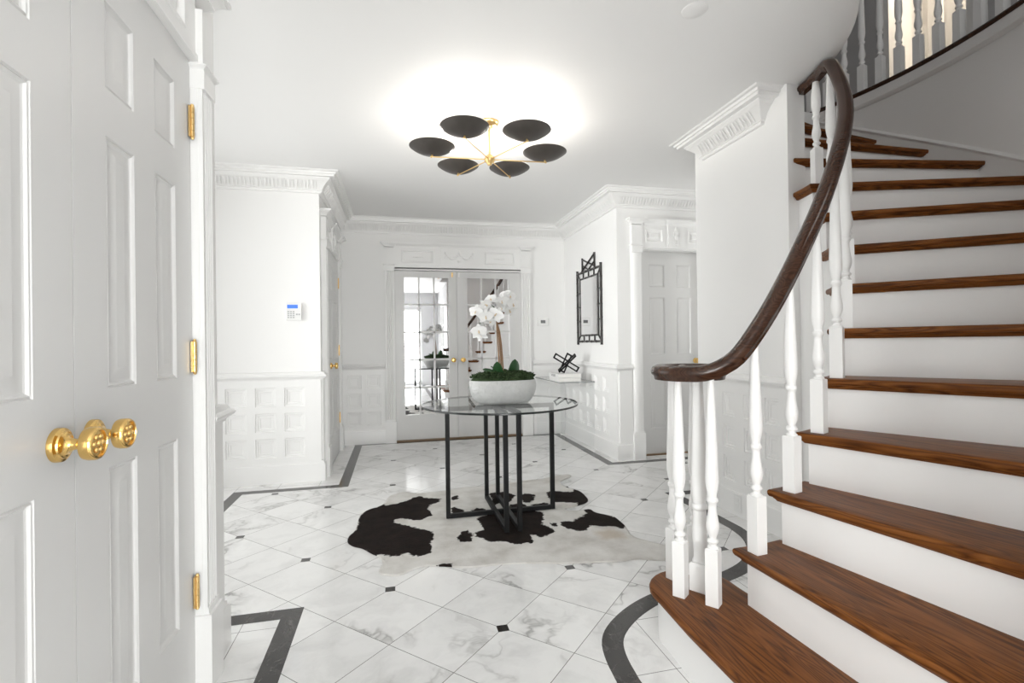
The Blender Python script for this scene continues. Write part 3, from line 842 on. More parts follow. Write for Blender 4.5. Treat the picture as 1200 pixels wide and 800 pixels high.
for x, y in ((1.010, 1.648), (1.086, 1.560), (1.058, 1.772), (1.155, 1.775)):
    put_bal(x, y, RISE, 1.0 - RISE, radians(38) if y < 1.7 else radians(20))
mb = MB()
mb.loft([[(-q, -q, z), (q, -q, z), (q, q, z), (-q, q, z)] for q, z in ((0.031, 0.0), (0.031, 0.098), (0.026, 0.104))])
mb.lathe([(0.026, 0.103), (0.029, 0.108), (0.023, 0.118), (0.0235, 0.15), (0.0275, 0.19), (0.028, 0.22), (0.025, 0.27), (0.0235, 0.30), (0.0275, 0.304), (0.029, 0.312), (0.0275, 0.320), (0.023, 0.324), (0.024, 0.34), (0.029, 0.375), (0.029, 0.40), (0.0265, 0.48), (0.022, 0.65), (0.0185, 0.80)], 22)
mb.build('newel_post', TRIM, rl, loc=(1.106 - RL.x, 1.668 - RL.y, 0), rz=radians(35), smooth=40)

# ------------------------------------------------------------------ upper gallery
mb = MB()
aa = [radians(-62 + 2.0 * i) for i in range(0, 49)]
out = [(4.5, 4.9), (4.5, 0.4)]
inner = [pol(2.215, a) for a in aa]
mb.prism(inner + [(3.3, 4.9), (4.5, 4.9), (4.5, 0.4), (2.4, 0.4)], FL2 - 0.28, FL2 - 0.032)
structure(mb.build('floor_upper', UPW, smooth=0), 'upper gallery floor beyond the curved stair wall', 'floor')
mb = MB()
loops = []
for a in aa: loops.append([(*pol(r, a), FL2 + z) for r, z in ((2.188, -0.022), (2.192, -0.030), (2.30, -0.030), (2.30, 0.0), (2.192, 0.0), (2.186, -0.006), (2.184, -0.014))])
mb.loft(loops)
structure(mb.build('trim_9', RAILW, smooth=40), 'dark wooden nosing along the edge of the upper gallery', 'nosing')
mb = MB(); loops = []
for a in aa: loops.append([(*pol(r, a), FL2 + z) for r, z in ((2.2095, -0.031), (2.196, -0.031), (2.196, -0.085), (2.190, -0.090), (2.188, -0.100), (2.196, -0.110), (2.203, -0.120), (2.2095, -0.122))])
mb.loft(loops)
structure(mb.build('trim_10', CURVEP, smooth=40), 'white apron board with a bead under the upper gallery nosing', 'apron')
gr = empty('gallery_railing', (CX, CY, FL2))
tag(gr, 'row of turned balusters along the upper gallery edge above the curved wall', 'railing')
bmesh_ = None
for i in range(0, 24):
    a = radians(-44 + i * 3.22)
    if bmesh_ is None:
        bmesh_ = baluster_mesh(0.88, 0.046); gb = bmesh_.build('baluster', TRIM, gr, smooth=40)
    else:
        gb = gb.copy(); COL.objects.link(gb); gb.parent = gr
    gb.location = (*pol(2.238, a, (0, 0)), 0); gb.rotation_euler = (0, 0, a)
mb = MB(); loops = []
for a in aa: loops.append([(*pol(2.238 + o, a, (0, 0)), 0.905 + z) for o, z in PROF])
mb.loft(loops); mb.build('handrail', RAILW, gr, smooth=45)

# upper hall walls with the lit doorway
wall('wall_upper', [(4.5, 4.95, 0, -1, 4.6, FL2 - 0.3, 5.3, 0.12, [(1.27, 1.92, FL2 - 0.03, FL2 + 2.03)]), (2.4, 4.9, 1, 0, 2.1, FL2 - 0.3, 5.3, 0.12)], 'upper hall wall, shade put into its grey, with a bright doorway', UPW)
mb = MB()
wall_run(mb, 4.6, 0.2, -1, 0, 4.8, FL2, 5.3, 0.1, [(2.0, 3.2, 3.4, 4.8)]); mb.box(-0.3, 0.2, FL2, -0.2, 5.0, 5.3); mb.box(-0.2, 4.9, FL2, 2.4, 5.0, 5.3); mb.box(-0.3, 0.1, 5.2, 4.62, 5.02, 5.3)
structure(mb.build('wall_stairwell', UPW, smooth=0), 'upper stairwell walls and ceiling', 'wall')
mb = MB(); mb.box(4.62, 2.6, FL2 - 0.1, 6.0, 4.1, FL2 - 0.03); mb.box(4.62, 2.5, FL2 - 0.1, 6.0, 2.6, 5.3); mb.box(4.62, 4.1, FL2 - 0.1, 6.0, 4.2, 5.3); mb.box(6.0, 2.5, FL2 - 0.1, 6.1, 4.2, 5.3); mb.box(4.62, 2.5, 5.2, 6.0, 4.2, 5.3)
structure(mb.build('wall_lit', WALL, smooth=0), 'small bright room behind the upper doorway', 'wall')
d5 = door_root('door_5', 'white panelled door standing in the bright upper room', 5.25, 4.05, 0, -1)
d5.location.z = FL2 - 0.03
panel_leaf(d5, 0.15, 0.85, 2.03, 0.04, [0.13, 0.36, 0.49, 0.72], [0.24, 0.85, 1.0, 1.57, 1.67, 1.90], SIX)
mb = MB()
for a, b in ((1.22, 1.275), (1.915, 1.97)): mb.box(a, -0.06, 0, b, 0.02, 2.05, M=LM)
mb.box(1.22, -0.06, 2.03, 1.97, 0.02, 2.09, M=LM)
cs = mb.build('trim_11', TRIM, loc=(4.5, 4.95, FL2 - 0.03), rz=-pi / 2, smooth=0)
structure(cs, 'white casing of the bright upper doorway', 'door casing')
hinge(d5, 0.115, 0.33, 0.03); hinge(d5, 0.115, 1.0, 0.03)
window('window_5', 'white upper window over the stairwell', 2.6, 0.2, -1, 0, 1.2, 3.4, 4.8, 2, 3)
# ------------------------------------------------------------------ cowhide rug
RUG_OUT = [(-0.29, 2.996), (-0.279, 3.09), (-0.247, 3.186), (-0.251, 3.433), (-0.204, 3.528), (-0.129, 3.591), (-0.09, 3.642), (-0.08, 3.735), (-0.06, 3.813), (-0.007, 3.864), (0.062, 3.912), (0.115, 3.841), (0.18, 3.802), (0.364, 3.85), (0.513, 3.879), (0.7, 3.899), (0.828, 3.913), (0.984, 3.945), (1.149, 3.938), (1.258, 4.002), (1.332, 4.023), (1.426, 4.028), (1.43, 3.967), (1.353, 3.907), (1.28, 3.853), (1.26, 3.765), (1.278, 3.663), (1.322, 3.603), (1.342, 3.53), (1.335, 3.392), (1.312, 3.307), (1.212, 3.249), (1.132, 3.224), (1.081, 3.184), (1.141, 3.15), (1.214, 3.141), (1.264, 3.159), (1.265, 3.081), (1.323, 3.021), (1.352, 2.973), (1.353, 2.893), (1.349, 2.807), (1.334, 2.736), (1.313, 2.647), (1.366, 2.568), (1.445, 2.468), (1.481, 2.417), (1.458, 2.355), (1.351, 2.309), (1.276, 2.339), (1.195, 2.378), (1.119, 2.36), (0.969, 2.392), (0.816, 2.415), (0.672, 2.463), (0.519, 2.491), (0.411, 2.492), (0.312, 2.497), (0.25, 2.536), (0.191, 2.555), (0.118, 2.575), (0.065, 2.542), (0.019, 2.504), (-0.03, 2.498), (-0.095, 2.539), (-0.098, 2.573), (-0.082, 2.618), (-0.079, 2.689), (-0.109, 2.762), (-0.139, 2.792), (-0.194, 2.888), (-0.244, 2.919)]
RUG_SPOTS = [[(-0.247, 3.179), (-0.249, 3.429), (-0.201, 3.537), (-0.135, 3.584), (-0.114, 3.664), (-0.083, 3.598), (-0.025, 3.62), (0.058, 3.656), (0.108, 3.724), (0.159, 3.752), (0.205, 3.686), (0.266, 3.68), (0.307, 3.648), (0.282, 3.574), (0.226, 3.541), (0.198, 3.464), (0.214, 3.37), (0.221, 3.3), (0.181, 3.278), (0.151, 3.237), (0.098, 3.252), (0.019, 3.314), (-0.024, 3.301), (-0.019, 3.236), (0.069, 3.152), (0.119, 3.101), (0.191, 3.032), (0.205, 2.946), (0.179, 2.85), (0.177, 2.754), (0.146, 2.694), (0.101, 2.695), (0.053, 2.719), (0.045, 2.766), (0.013, 2.718), (-0.04, 2.733), (-0.089, 2.768), (-0.12, 2.765), (-0.138, 2.77), (-0.192, 2.864), (-0.253, 2.892), (-0.303, 2.992), (-0.289, 3.092)], [(0.377, 3.67), (0.437, 3.696), (0.427, 3.614), (0.381, 3.586)], [(0.351, 3.422), (0.384, 3.431), (0.437, 3.362), (0.429, 3.302), (0.351, 3.315)], [(0.486, 3.339), (0.535, 3.389), (0.577, 3.323), (0.566, 3.282), (0.481, 3.305)], [(0.333, 2.885), (0.376, 2.982), (0.412, 2.986), (0.421, 2.907), (0.402, 2.809), (0.34, 2.819)], [(0.49, 3.145), (0.509, 3.032), (0.497, 2.963), (0.448, 2.948), (0.443, 2.888), (0.479, 2.832), (0.512, 2.779), (0.587, 2.771), (0.636, 2.707), (0.741, 2.711), (0.756, 2.832), (0.811, 2.769), (0.902, 2.828), (0.911, 2.879), (0.869, 2.964), (0.937, 3.171), (0.854, 3.265), (0.683, 3.241), (0.594, 3.231), (0.502, 3.19)], [(0.659, 3.677), (0.717, 3.705), (0.798, 3.683), (0.846, 3.581), (0.799, 3.49), (0.759, 3.422), (0.695, 3.44), (0.655, 3.393), (0.616, 3.442), (0.667, 3.547)], [(0.882, 3.593), (0.939, 3.61), (0.992, 3.562), (0.947, 3.449), (0.909, 3.38), (0.856, 3.414)], [(0.756, 3.384), (0.84, 3.399), (0.872, 3.333), (0.82, 3.274), (0.729, 3.263)], [(0.899, 3.345), (1.016, 3.36), (1.031, 3.289), (0.902, 3.288)], [(1.087, 3.592), (1.157, 3.613), (1.189, 3.584), (1.278, 3.548), (1.338, 3.646), (1.362, 3.546), (1.359, 3.385), (1.301, 3.245), (1.202, 3.223), (1.222, 3.301), (1.163, 3.329), (1.082, 3.352), (1.065, 3.467)], [(0.917, 2.966), (0.957, 2.97), (0.956, 2.902), (0.924, 2.919)], [(0.981, 2.964), (1.023, 2.983), (1.072, 2.962), (1.096, 2.995), (1.204, 3.064), (1.209, 3.167), (1.284, 3.201), (1.276, 3.078), (1.334, 3.018), (1.362, 2.938), (1.355, 2.802), (1.31, 2.757), (1.284, 2.824), (1.213, 2.841), (1.148, 2.873), (1.104, 2.812), (1.05, 2.799), (0.995, 2.856), (0.974, 2.906)], [(0.19, 2.566), (0.225, 2.572), (0.259, 2.558), (0.263, 2.516), (0.196, 2.534)]]
RUG_TAN = [(1.104, 2.784), (1.254, 2.815), (1.311, 2.701), (1.288, 2.602), (1.12, 2.634)]

def inpoly(x, y, P):
    c = False; j = len(P) - 1
    for i in range(len(P)):
        xi, yi = P[i]; xj, yj = P[j]
        if (yi > y) != (yj > y) and x < (xj - xi) * (y - yi) / (yj - yi) + xi: c = not c
        j = i
    return c
def pdist(x, y, P):
    best = 9; bp = None
    for i in range(len(P)):
        ax, ay = P[i - 1]; bx, by = P[i]
        dx, dy = bx - ax, by - ay; l2 = dx * dx + dy * dy or 1e-9
        t = max(0, min(1, ((x - ax) * dx + (y - ay) * dy) / l2))
        px, py = ax + t * dx, ay + t * dy
        d = (px - x) ** 2 + (py - y) ** 2
        if d < best: best, bp = d, (px, py)
    return sqrt(best), bp
def chaikin(P, n=2):
    for _ in range(n):
        Q = []
        for i in range(len(P)):
            a, b = P[i], P[(i + 1) % len(P)]
            Q += [(0.75 * a[0] + 0.25 * b[0], 0.75 * a[1] + 0.25 * b[1]), (0.25 * a[0] + 0.75 * b[0], 0.25 * a[1] + 0.75 * b[1])]
        P = Q
    return P
def make_rug():
    OUT = chaikin(RUG_OUT, 2); G = 0.0105
    xs = [p[0] for p in OUT]; ys = [p[1] for p in OUT]
    x0, x1, y0, y1 = min(xs) - G, max(xs) + G, min(ys) - G, max(ys) + G
    nx, ny = int((x1 - x0) / G) + 1, int((y1 - y0) / G) + 1
    inside = {}
    for i in range(nx):
        for j in range(ny):
            if inpoly(x0 + (i + 0.5) * G, y0 + (j + 0.5) * G, OUT): inside[(i, j)] = 1
    idx = {}; vs = []; fs = []; cnt = {}
    for (i, j) in inside:
        for q in ((i, j), (i + 1, j), (i + 1, j + 1), (i, j + 1)): cnt[q] = cnt.get(q, 0) + 1
    SP = [(P, min(p[0] for p in P), max(p[0] for p in P), min(p[1] for p in P), max(p[1] for p in P)) for P in RUG_SPOTS]
    colr = []; edge = []
    for q, c in cnt.items():
        x, y = x0 + q[0] * G, y0 + q[1] * G
        e = c < 4
        if e:
            d, bp = pdist(x, y, OUT)
            if d < 1.3 * G: x, y = bp
        h = 0.004 * mnoise.noise(Vector((x * 5, y * 5, 0))) + 0.0035 * mnoise.noise(Vector((x * 13, y * 13, 3)))
        z = 0.0066 + 0.4 * max(-0.006, h)
        if e: z = 0.0065 + 0.010 * max(0, mnoise.noise(Vector((x * 7, y * 7, 9))))
        jx = x + 0.012 * mnoise.noise(Vector((x * 28, y * 28, 1))) + 0.011 * mnoise.noise(Vector((x * 60, y * 60, 1)))
        jy = y + 0.013 * mnoise.noise(Vector((x * 28, y * 28, 7))) + 0.011 * mnoise.noise(Vector((x * 60, y * 60, 7)))
        k = 0.0
        for P, a, b, c_, d_ in SP:
            if a - 0.01 < jx < b + 0.01 and c_ - 0.01 < jy < d_ + 0.01:
                ins = inpoly(jx, jy, P); dd = pdist(jx, jy, P)[0]
                k = max(k, min(1, max(0, 0.5 + (dd if ins else -dd) / 0.032)))
        t = 0.0
        if inpoly(jx, jy, RUG_TAN): t = min(1, pdist(jx, jy, RUG_TAN)[0] / 0.05)
        idx[q] = len(vs); vs.append((x, y, z)); colr.append((k, t, 0, 1)); edge.append(e)
    n = len(vs)
    keys = list(cnt)
    for (i, j) in inside: fs.append(tuple(idx[q] for q in ((i, j), (i + 1, j), (i + 1, j + 1), (i, j + 1))))
    # hem down to the floor along the boundary
    low = {}
    def lo(a):
        if a not in low:
            low[a] = len(vs); vs.append((vs[a][0], vs[a][1], 0.0012)); colr.append((max(colr[a][0], 0.0), 0, 0, 1))
        return low[a]
    for (i, j) in inside:
        for di, dj, p, q in ((0, -1, (i, j), (i + 1, j)), (1, 0, (i + 1, j), (i + 1, j + 1)), (0, 1, (i + 1, j + 1), (i, j + 1)), (-1, 0, (i, j + 1), (i, j))):
            if (i + di, j + dj) not in inside:
                a, b = idx[p], idx[q]; fs.append((a, lo(a), lo(b), b))
    me = bpy.data.meshes.new('cowhide_rug'); me.from_pydata(vs, [], fs); me.materials.append(HIDE)
    at = me.color_attributes.new('hide', 'FLOAT_COLOR', 'POINT')
    for i, c in enumerate(colr): at.data[i].color = c
    me.polygons.foreach_set('use_smooth', [True] * len(me.polygons)); me.update()
    o = bpy.data.objects.new('cowhide_rug', me); COL.objects.link(o)
    return tag(o, 'black and white cowhide rug lying under the round table', 'rug')
make_rug()

# ------------------------------------------------------------------ round glass table
TX, TY, TZ = 0.668, 3.222, 0.738
tb = empty('round_table', (TX, TY, 0.010))
tag(tb, 'round glass table on crossed black metal frames over the cowhide rug', 'table')
def tzz(z): return z - 0.010
ft = TZ - 0.012
def frame_part(name, axis, off, half, w=0.027):
    mb = MB(); z1 = tzz(ft - 0.001)
    def P(t, z): return (t, off, z) if axis == 'x' else (off, t, z)
    h = w / 2
    for t in (-half, half):
        c = P(t, 0); mb.box(c[0] - h, c[1] - h, 0, c[0] + h, c[1] + h, z1)
    a, b = P(-half + h, 0), P(half - h, 0)
    for z in (0.0, z1 - w):
        mb.box(min(a[0], b[0]) - (h if axis == 'y' else 0), min(a[1], b[1]) - (h if axis == 'x' else 0), z, max(a[0], b[0]) + (h if axis == 'y' else 0), max(a[1], b[1]) + (h if axis == 'x' else 0), z + w)
    o = mb.build(name, BLACK, tb, smooth=0)
    m = o.modifiers.new('b', 'BEVEL'); m.width = 0.0015; m.segments = 1
    return o
frame_part('base_frame', 'x', 0.0, 0.352)
frame_part('base_frame', 'y', -0.041, 0.332); frame_part('base_frame', 'y', 0.041, 0.332)
mb = MB(); R = 0.515
mb.lathe([(R - 0.0015, 0), (R, 0.0015), (R, 0.0105), (R - 0.0015, 0.012)], 96, (0.0, 0.015, tzz(ft)))
mb.mi = [1 if len(f) == 4 else 0 for f in mb.f]
mb.build('glass_top', [GLASS, EDGEB], tb, smooth=40, label='clear round glass top with a dark edge')

# ------------------------------------------------------------------ orchid in an oval bowl
OX, OY = 0.685, 3.215
oz = TZ + 0.001
orc = empty('orchid_planter', (OX, OY, oz))
tag(orc, 'white orchid with green moss in an oval white textured bowl on the glass table', 'potted plant')
mb = MB(); BP = [(0.70, 0.0), (0.74, 0.002), (0.83, 0.018), (0.93, 0.05), (0.985, 0.085), (1.0, 0.115), (0.985, 0.142), (0.965, 0.152), (0.945, 0.152), (0.935, 0.142), (0.93, 0.12), (0.90, 0.10), (0.3, 0.095)]
seg = 72; sxx, syy = 0.223, 0.125
loops = []
for r, z in BP:
    L = []
    for i in range(seg):
        a = 2 * pi * i / seg
        sq = 1 / (abs(cos(a)) ** 2.5 + abs(sin(a)) ** 2.5) ** (1 / 2.5)
        L.append((sxx * r * sq * cos(a), syy * r * sq * sin(a), z))
    loops.append(L)
mb.loft(loops)
mb.build('bowl', BOWLM, orc, smooth=50)
mb = MB(); rng = random.Random(3)
loops = []
for r, z in ((0.93, 0.135), (0.945, 0.152), (0.90, 0.170), (0.75, 0.184), (0.5, 0.192), (0.2, 0.196), (0.02, 0.197)):
    loops.append([(sxx * r * cos(2 * pi * i / 48) * (1 + 0.03 * rng.uniform(-1, 1)), syy * r * sin(2 * pi * i / 48), z + rng.uniform(-0.006, 0.006)) for i in range(48)])
mb.loft(loops)
for i in range(430):
    a = rng.uniform(0, 2 * pi); r = sqrt(rng.uniform(0, 1)) * 0.97
    x, y = sxx * r * cos(a), syy * r * sin(a)
    z = 0.199 - 0.034 * r ** 3 + rng.uniform(-0.004, 0.014)
    mb.ball((x, y, z), rng.uniform(0.006, 0.013), 6, (1, 1, rng.uniform(0.5, 1.0)))
for i in range(260):
    a = rng.uniform(0, 2 * pi); r = sqrt(rng.uniform(0.1, 1)) * 0.97
    x, y = sxx * r * cos(a), syy * r * sin(a); z = 0.200 - 0.034 * r ** 3
    q = Vector((cos(a) + rng.uniform(-.7, .7), sin(a) + rng.uniform(-.7, .7), rng.uniform(0.4, 1.3))).normalized() * rng.uniform(0.012, 0.03)
    mb.tube([(x, y, z), (x + q.x * .6, y + q.y * .6, z + q.z * .7), (x + q.x, y + q.y, z + q.z)], [0.0028, 0.002, 0.0006], 4)
mb.build('moss', MOSSM, orc, smooth=60)
def blade(mb, base, tip, w, up, cup=0.25, n=11, sag=0.0, fat=0.8):
    base, tip, up = Vector(base), Vector(tip), Vector(up).normalized()
    d = tip - base; L = d.length; t = d.normalized(); s = t.cross(up).normalized(); u = s.cross(t)
    loops = []
    for i in range(n + 1):
        q = i / n
        ww = w * max(0.04, sin(pi * min(1, q ** fat)) ** 0.45 if q < 1 else 0.06)
        if i == 0: ww = w * 0.3
        c = base + d * q + u * (-sag * L * (q * q - q * 0.2))
        loops.append([c - s * ww + u * cup * ww, c - s * ww * 0.5 + u * cup * 0.25 * ww, c, c + s * ww * 0.5 + u * cup * 0.25 * ww, c + s * ww + u * cup * ww,
                      c + s * ww * 0.5 + u * (cup * 0.25 * ww - 0.0012), c - u * 0.0014, c - s * ww * 0.5 + u * (cup * 0.25 * ww - 0.0012)])
    mb.loft(loops)
for b, t, w, up in (((0.055, -0.01, 0.165), (0.080, -0.03, 0.285), 0.040, (0.3, -1, 0.1)), ((-0.03, -0.03, 0.165), (-0.05, -0.06, 0.272), 0.036, (-0.5, -0.9, 0.2)),
                    ((-0.03, -0.02, 0.175), (-0.135, -0.02, 0.228), 0.030, (-0.1, -0.5, 1)), ((-0.02, -0.04, 0.175), (-0.085, -0.105, 0.182), 0.036, (-0.1, -0.3, 1)),
                    ((0.01, -0.05, 0.185), (-0.045, -0.12, 0.165), 0.026, (0, -0.5, 1)), ((0.06, 0.0, 0.17), (0.135, -0.02, 0.20), 0.020, (0.1, -0.3, 1)), ((-0.01, 0.03, 0.175), (-0.06, 0.09, 0.24), 0.028, (0, 0.5, 1))):
    mb = MB(); blade(mb, b, t, w, up, 0.3, sag=0.06); mb.build('leaf', LEAFM, orc, smooth=60)
def zz(z): return z - oz
for k, (dx, r) in enumerate(((-0.012, 0.0055), (0.0, 0.006), (0.010, 0.005))):
    top = (-0.034 + dx * 0.5, -0.01 + 0.005 * k, zz(1.29 - 0.02 * k))
    mb = MB(); mb.tube([(dx * 1.3 - 0.008, 0.0, 0.17), (dx * 1.1 - 0.012, -0.004, 0.28), (dx - 0.018, -0.005, 0.38), (dx * 0.8 - 0.026, -0.004, 0.47), top], [r, r * 0.95, r * 0.9, r * 0.8, r * 0.7], 8)
    mb.build('stem', STEMM, orc, smooth=60)
for pts_ in ([(-0.034, -0.01, zz(1.28)), (-0.05, -0.02, zz(1.36)), (-0.09, -0.05, zz(1.39)), (-0.14, -0.07, zz(1.34)), (-0.165, -0.08, zz(1.24))],
             [(-0.03, 0.0, zz(1.28)), (0.0, 0.01, zz(1.37)), (0.04, 0.01, zz(1.43)), (0.075, 0.0, zz(1.40)), (0.085, 0.0, zz(1.36))]):
    mb = MB(); mb.tube(pts_, [0.004, 0.0035, 0.003, 0.0025, 0.002], 7); mb.build('stem', LEAFM, orc, smooth=60, label='green flower spray stem')
frng = random.Random(11)
def flower(px, pz, y, s, face, roll):
    """moth orchid flower facing direction 'face'"""
    c = Vector((px - OX, y - OY, pz - oz)); f = (Vector(face).normalized() + Vector((frng.uniform(-.45, .45), frng.uniform(-.1, .1), frng.uniform(-.35, .35)))).normalized(); roll += frng.uniform(-.5, .5)
    r = f.cross(Vector((0, 0, 1))).normalized(); u = r.cross(f)
    M = Matrix(((r.x, f.x, u.x, c.x), (r.y, f.y, u.y, c.y), (r.z, f.z, u.z, c.z), (0, 0, 0, 1))) @ Matrix.Rotation(roll, 4, 'Y')
    mb = MB()
    def pet(ang, L, w, lean, n=7):
        d = Vector((cos(ang), lean, sin(ang))).normalized(); sd = d.cross(Vector((0, 1, 0))).normalized(); nn = sd.cross(d)
        loops = []
        for i in range(n + 1):
            q = i / n; ww = w * max(0.05, (sin(pi * min(1, 0.08 + 0.92 * q ** 0.75))) ** 0.55) if i < n else w * 0.12
            p = d * (L * q) + nn * (-0.10 * L * q * q)
            loops.append([M @ (p + sd * (ww * t) + nn * (0.16 * ww * t * t + th)) for t, th in ((-1, 0), (-.5, 0), (0, 0.0), (.5, 0), (1, 0), (.5, -.0012), (0, -.0016), (-.5, -.0012))])
        mb.loft(loops)
    for a in (90, 218, 322): pet(radians(a), s * 0.56, s * 0.19, -0.08)
    for a in (14, 166): pet(radians(a), s * 0.55, s * 0.30, 0.12)
    mb2 = MB()
    mb2.ball((0, 0.010 * s / 0.08, -0.008 * s / 0.08), 0.0052 * s / 0.08, 8, (0.9, 1.3, 1.1), M=M)
    mb2.ball((0, 0.006, 0.002), 0.0038 * s / 0.08, 8, M=M)
    fl = mb.build('flower', PETAL, orc, smooth=60)
    mb2.build('flower_lip', LIPM, fl, smooth=60)
for px, pz, y, s, face, roll in ((0.512, 1.207, 3.11, 0.098, (-0.15, -1, -0.05), 0.15), (0.497, 1.335, 3.13, 0.085, (-0.5, -1, 0.1), -0.2), (0.555, 1.30, 3.10, 0.090, (-0.2, -1, 0.2), 0.3),
                                 (0.622, 1.315, 3.10, 0.098, (0.1, -1, 0.0), -0.1), (0.560, 1.375, 3.13, 0.088, (-0.3, -1, 0.3), 0.5), (0.600, 1.415, 3.16, 0.080, (-0.1, -1, 0.5), 0.9),
                                 (0.680, 1.405, 3.19, 0.092, (0.15, -1, 0.2), 0.1), (0.735, 1.44, 3.20, 0.088, (0.3, -1, 0.3), -0.2), (0.750, 1.385, 3.18, 0.092, (0.4, -1, 0.0), 0.2),
                                 (0.730, 1.345, 3.20, 0.088, (0.2, -1, -0.3), -0.3), (0.540, 1.345, 3.15, 0.088, (-0.9, -0.5, 0.2), 0.6), (0.585, 1.275, 3.12, 0.085, (0.3, -1, -0.4), -0.4), (0.655, 1.36, 3.14, 0.086, (0.6, -0.8, 0.3), 0.3), (0.535, 1.185, 3.13, 0.080, (-1, -0.6, -0.2), 0.4), (0.705, 1.455, 3.21, 0.080, (-0.3, -0.8, 0.7), 0.5), (0.590, 1.345, 3.22, 0.085, (0.5, 0.6, 0.2), 0.2), (0.545, 1.26, 3.19, 0.075, (-0.6, 0.5, 0.1), 0.0), (0.70, 1.37, 3.25, 0.085, (0.3, 1, 0.1), 0.3)):
    flower(px, pz, y, s, face, roll)

# ------------------------------------------------------------------ ceiling light
LX, LY = 0.607, 3.172
ch = empty('ceiling_light', (LX, LY, CEILZ))
tag(ch, 'brass ceiling light with six dark bronze dish shades hanging above the table', 'ceiling light')
hz = -0.245
mb = MB(); mb.lathe([(0.062, 0.0), (0.062, -0.006), (0.058, -0.016), (0.044, -0.026), (0.018, -0.031), (0.012, -0.045), (0.004, -0.046)], 28); mb.build('canopy', BRASS2, ch, smooth=40)
mb = MB(); mb.tube([(0, 0, -0.03), (0, 0, hz)], 0.0065, 12); mb.build('stem', BRASS2, ch, smooth=40)
mb = MB(); mb.lathe([(0.003, 0.030), (0.018, 0.028), (0.032, 0.012), (0.034, 0.0), (0.031, -0.014), (0.016, -0.026), (0.014, -0.036), (0.003, -0.038)], 24, (0, 0, hz)); mb.build('hub', BRASS2, ch, smooth=40)
DISH = []
for t in range(9):
    q = t / 8; DISH.append((max(0.004, 0.145 * q), 0.054 * q ** 2.1))
DIN = [(max(0.003, r - 0.002), z + 0.0035) for r, z in DISH[::-1]]
dm = am = bm2 = None
for k in range(6):
    a = radians(-3.6 + 60 * k); x, y = 0.368 * cos(a), 0.368 * sin(a)
    if dm is None:
        mb = MB(); n0 = len(DISH)
        mb.lathe(DISH, 40); mb.v = mb.v; mb.mi = [0] * len(mb.f)
        mb.lathe(DIN[:1] and [(DISH[-1][0], DISH[-1][1])] + DIN, 40, mi=1)
        dsh = mb.build('dish_shade', [BRONZE, WHITEIN], ch, smooth=50); dm = dsh
        mb = MB(); mb.tube([(0.030, 0, 0.0), (0.372, 0, 0.0)], 0.0036, 10); mb.ball((0.374, 0, 0), 0.0075, 10); mb.tube([(0.368, 0, 0.0), (0.368, 0, 0.02)], 0.006, 8)
        am = mb.build('arm', BRASS2, ch, smooth=50)
        mb = MB(); mb.ball((0, 0, 0), 0.022, 14); mb.lathe([(0.012, -0.035), (0.012, -0.012), (0.016, -0.01)], 12)
        bm2 = mb.build('bulb', BULB, dsh, smooth=50, label='glowing frosted bulb'); bm2.location = (0, 0, 0.042)
    else:
        d2_ = dm.copy(); COL.objects.link(d2_); d2_.parent = ch
        b2_ = bm2.copy(); COL.objects.link(b2_); b2_.parent = d2_
        a2_ = am.copy(); COL.objects.link(a2_); a2_.parent = ch
        dsh, arm = d2_, a2_
    if k == 0: arm = am
    dsh.location = (x, y, hz + 0.012); arm.location = (0, 0, hz); arm.rotation_euler = (0, 0, a)
    l = bpy.data.lights.new('bulb_light', 'POINT'); l.energy = P_BULB; l.color = (1.0, 0.95, 0.88); l.shadow_soft_size = 0.03
    lo_ = bpy.data.objects.new('bulb_light', l); COL.objects.link(lo_); lo_.location = (LX + x, LY + y, CEILZ + hz + 0.07)

# ------------------------------------------------------------------ console, books, sculpture
cy0, cy1, cx0, cx1, cz = 4.943, 5.88, 1.66, 2.052, 0.717
cn = empty('acrylic_console', ((cx0 + cx1) / 2, (cy0 + cy1) / 2, 0.0))
tag(cn, 'clear acrylic console table against the wall under the bamboo mirror', 'console table')
def cbox(name, *b):
    mb = MB(); o = cn.location
    mb.box(b[0] - o.x, b[1] - o.y, b[2], b[3] - o.x, b[4] - o.y, b[5]); 
    if name == 'tabletop': mb.mi = [0, 0, 1, 1, 1, 1]
    p = mb.build(name, [ACRYL, ACRE], cn, smooth=0)
    m = p.modifiers.new('b', 'BEVEL'); m.width = 0.002; m.segments = 2
cbox('tabletop', cx0, cy0, cz - 0.014, cx1, cy1, cz)
cbox('side_panel', cx0 + 0.01, cy0 + 0.002, 0.0, cx1, cy0 + 0.016, cz - 0.0145)
cbox('side_panel', cx0 + 0.01, cy1 - 0.016, 0.0, cx1, cy1 - 0.002, cz - 0.0145)
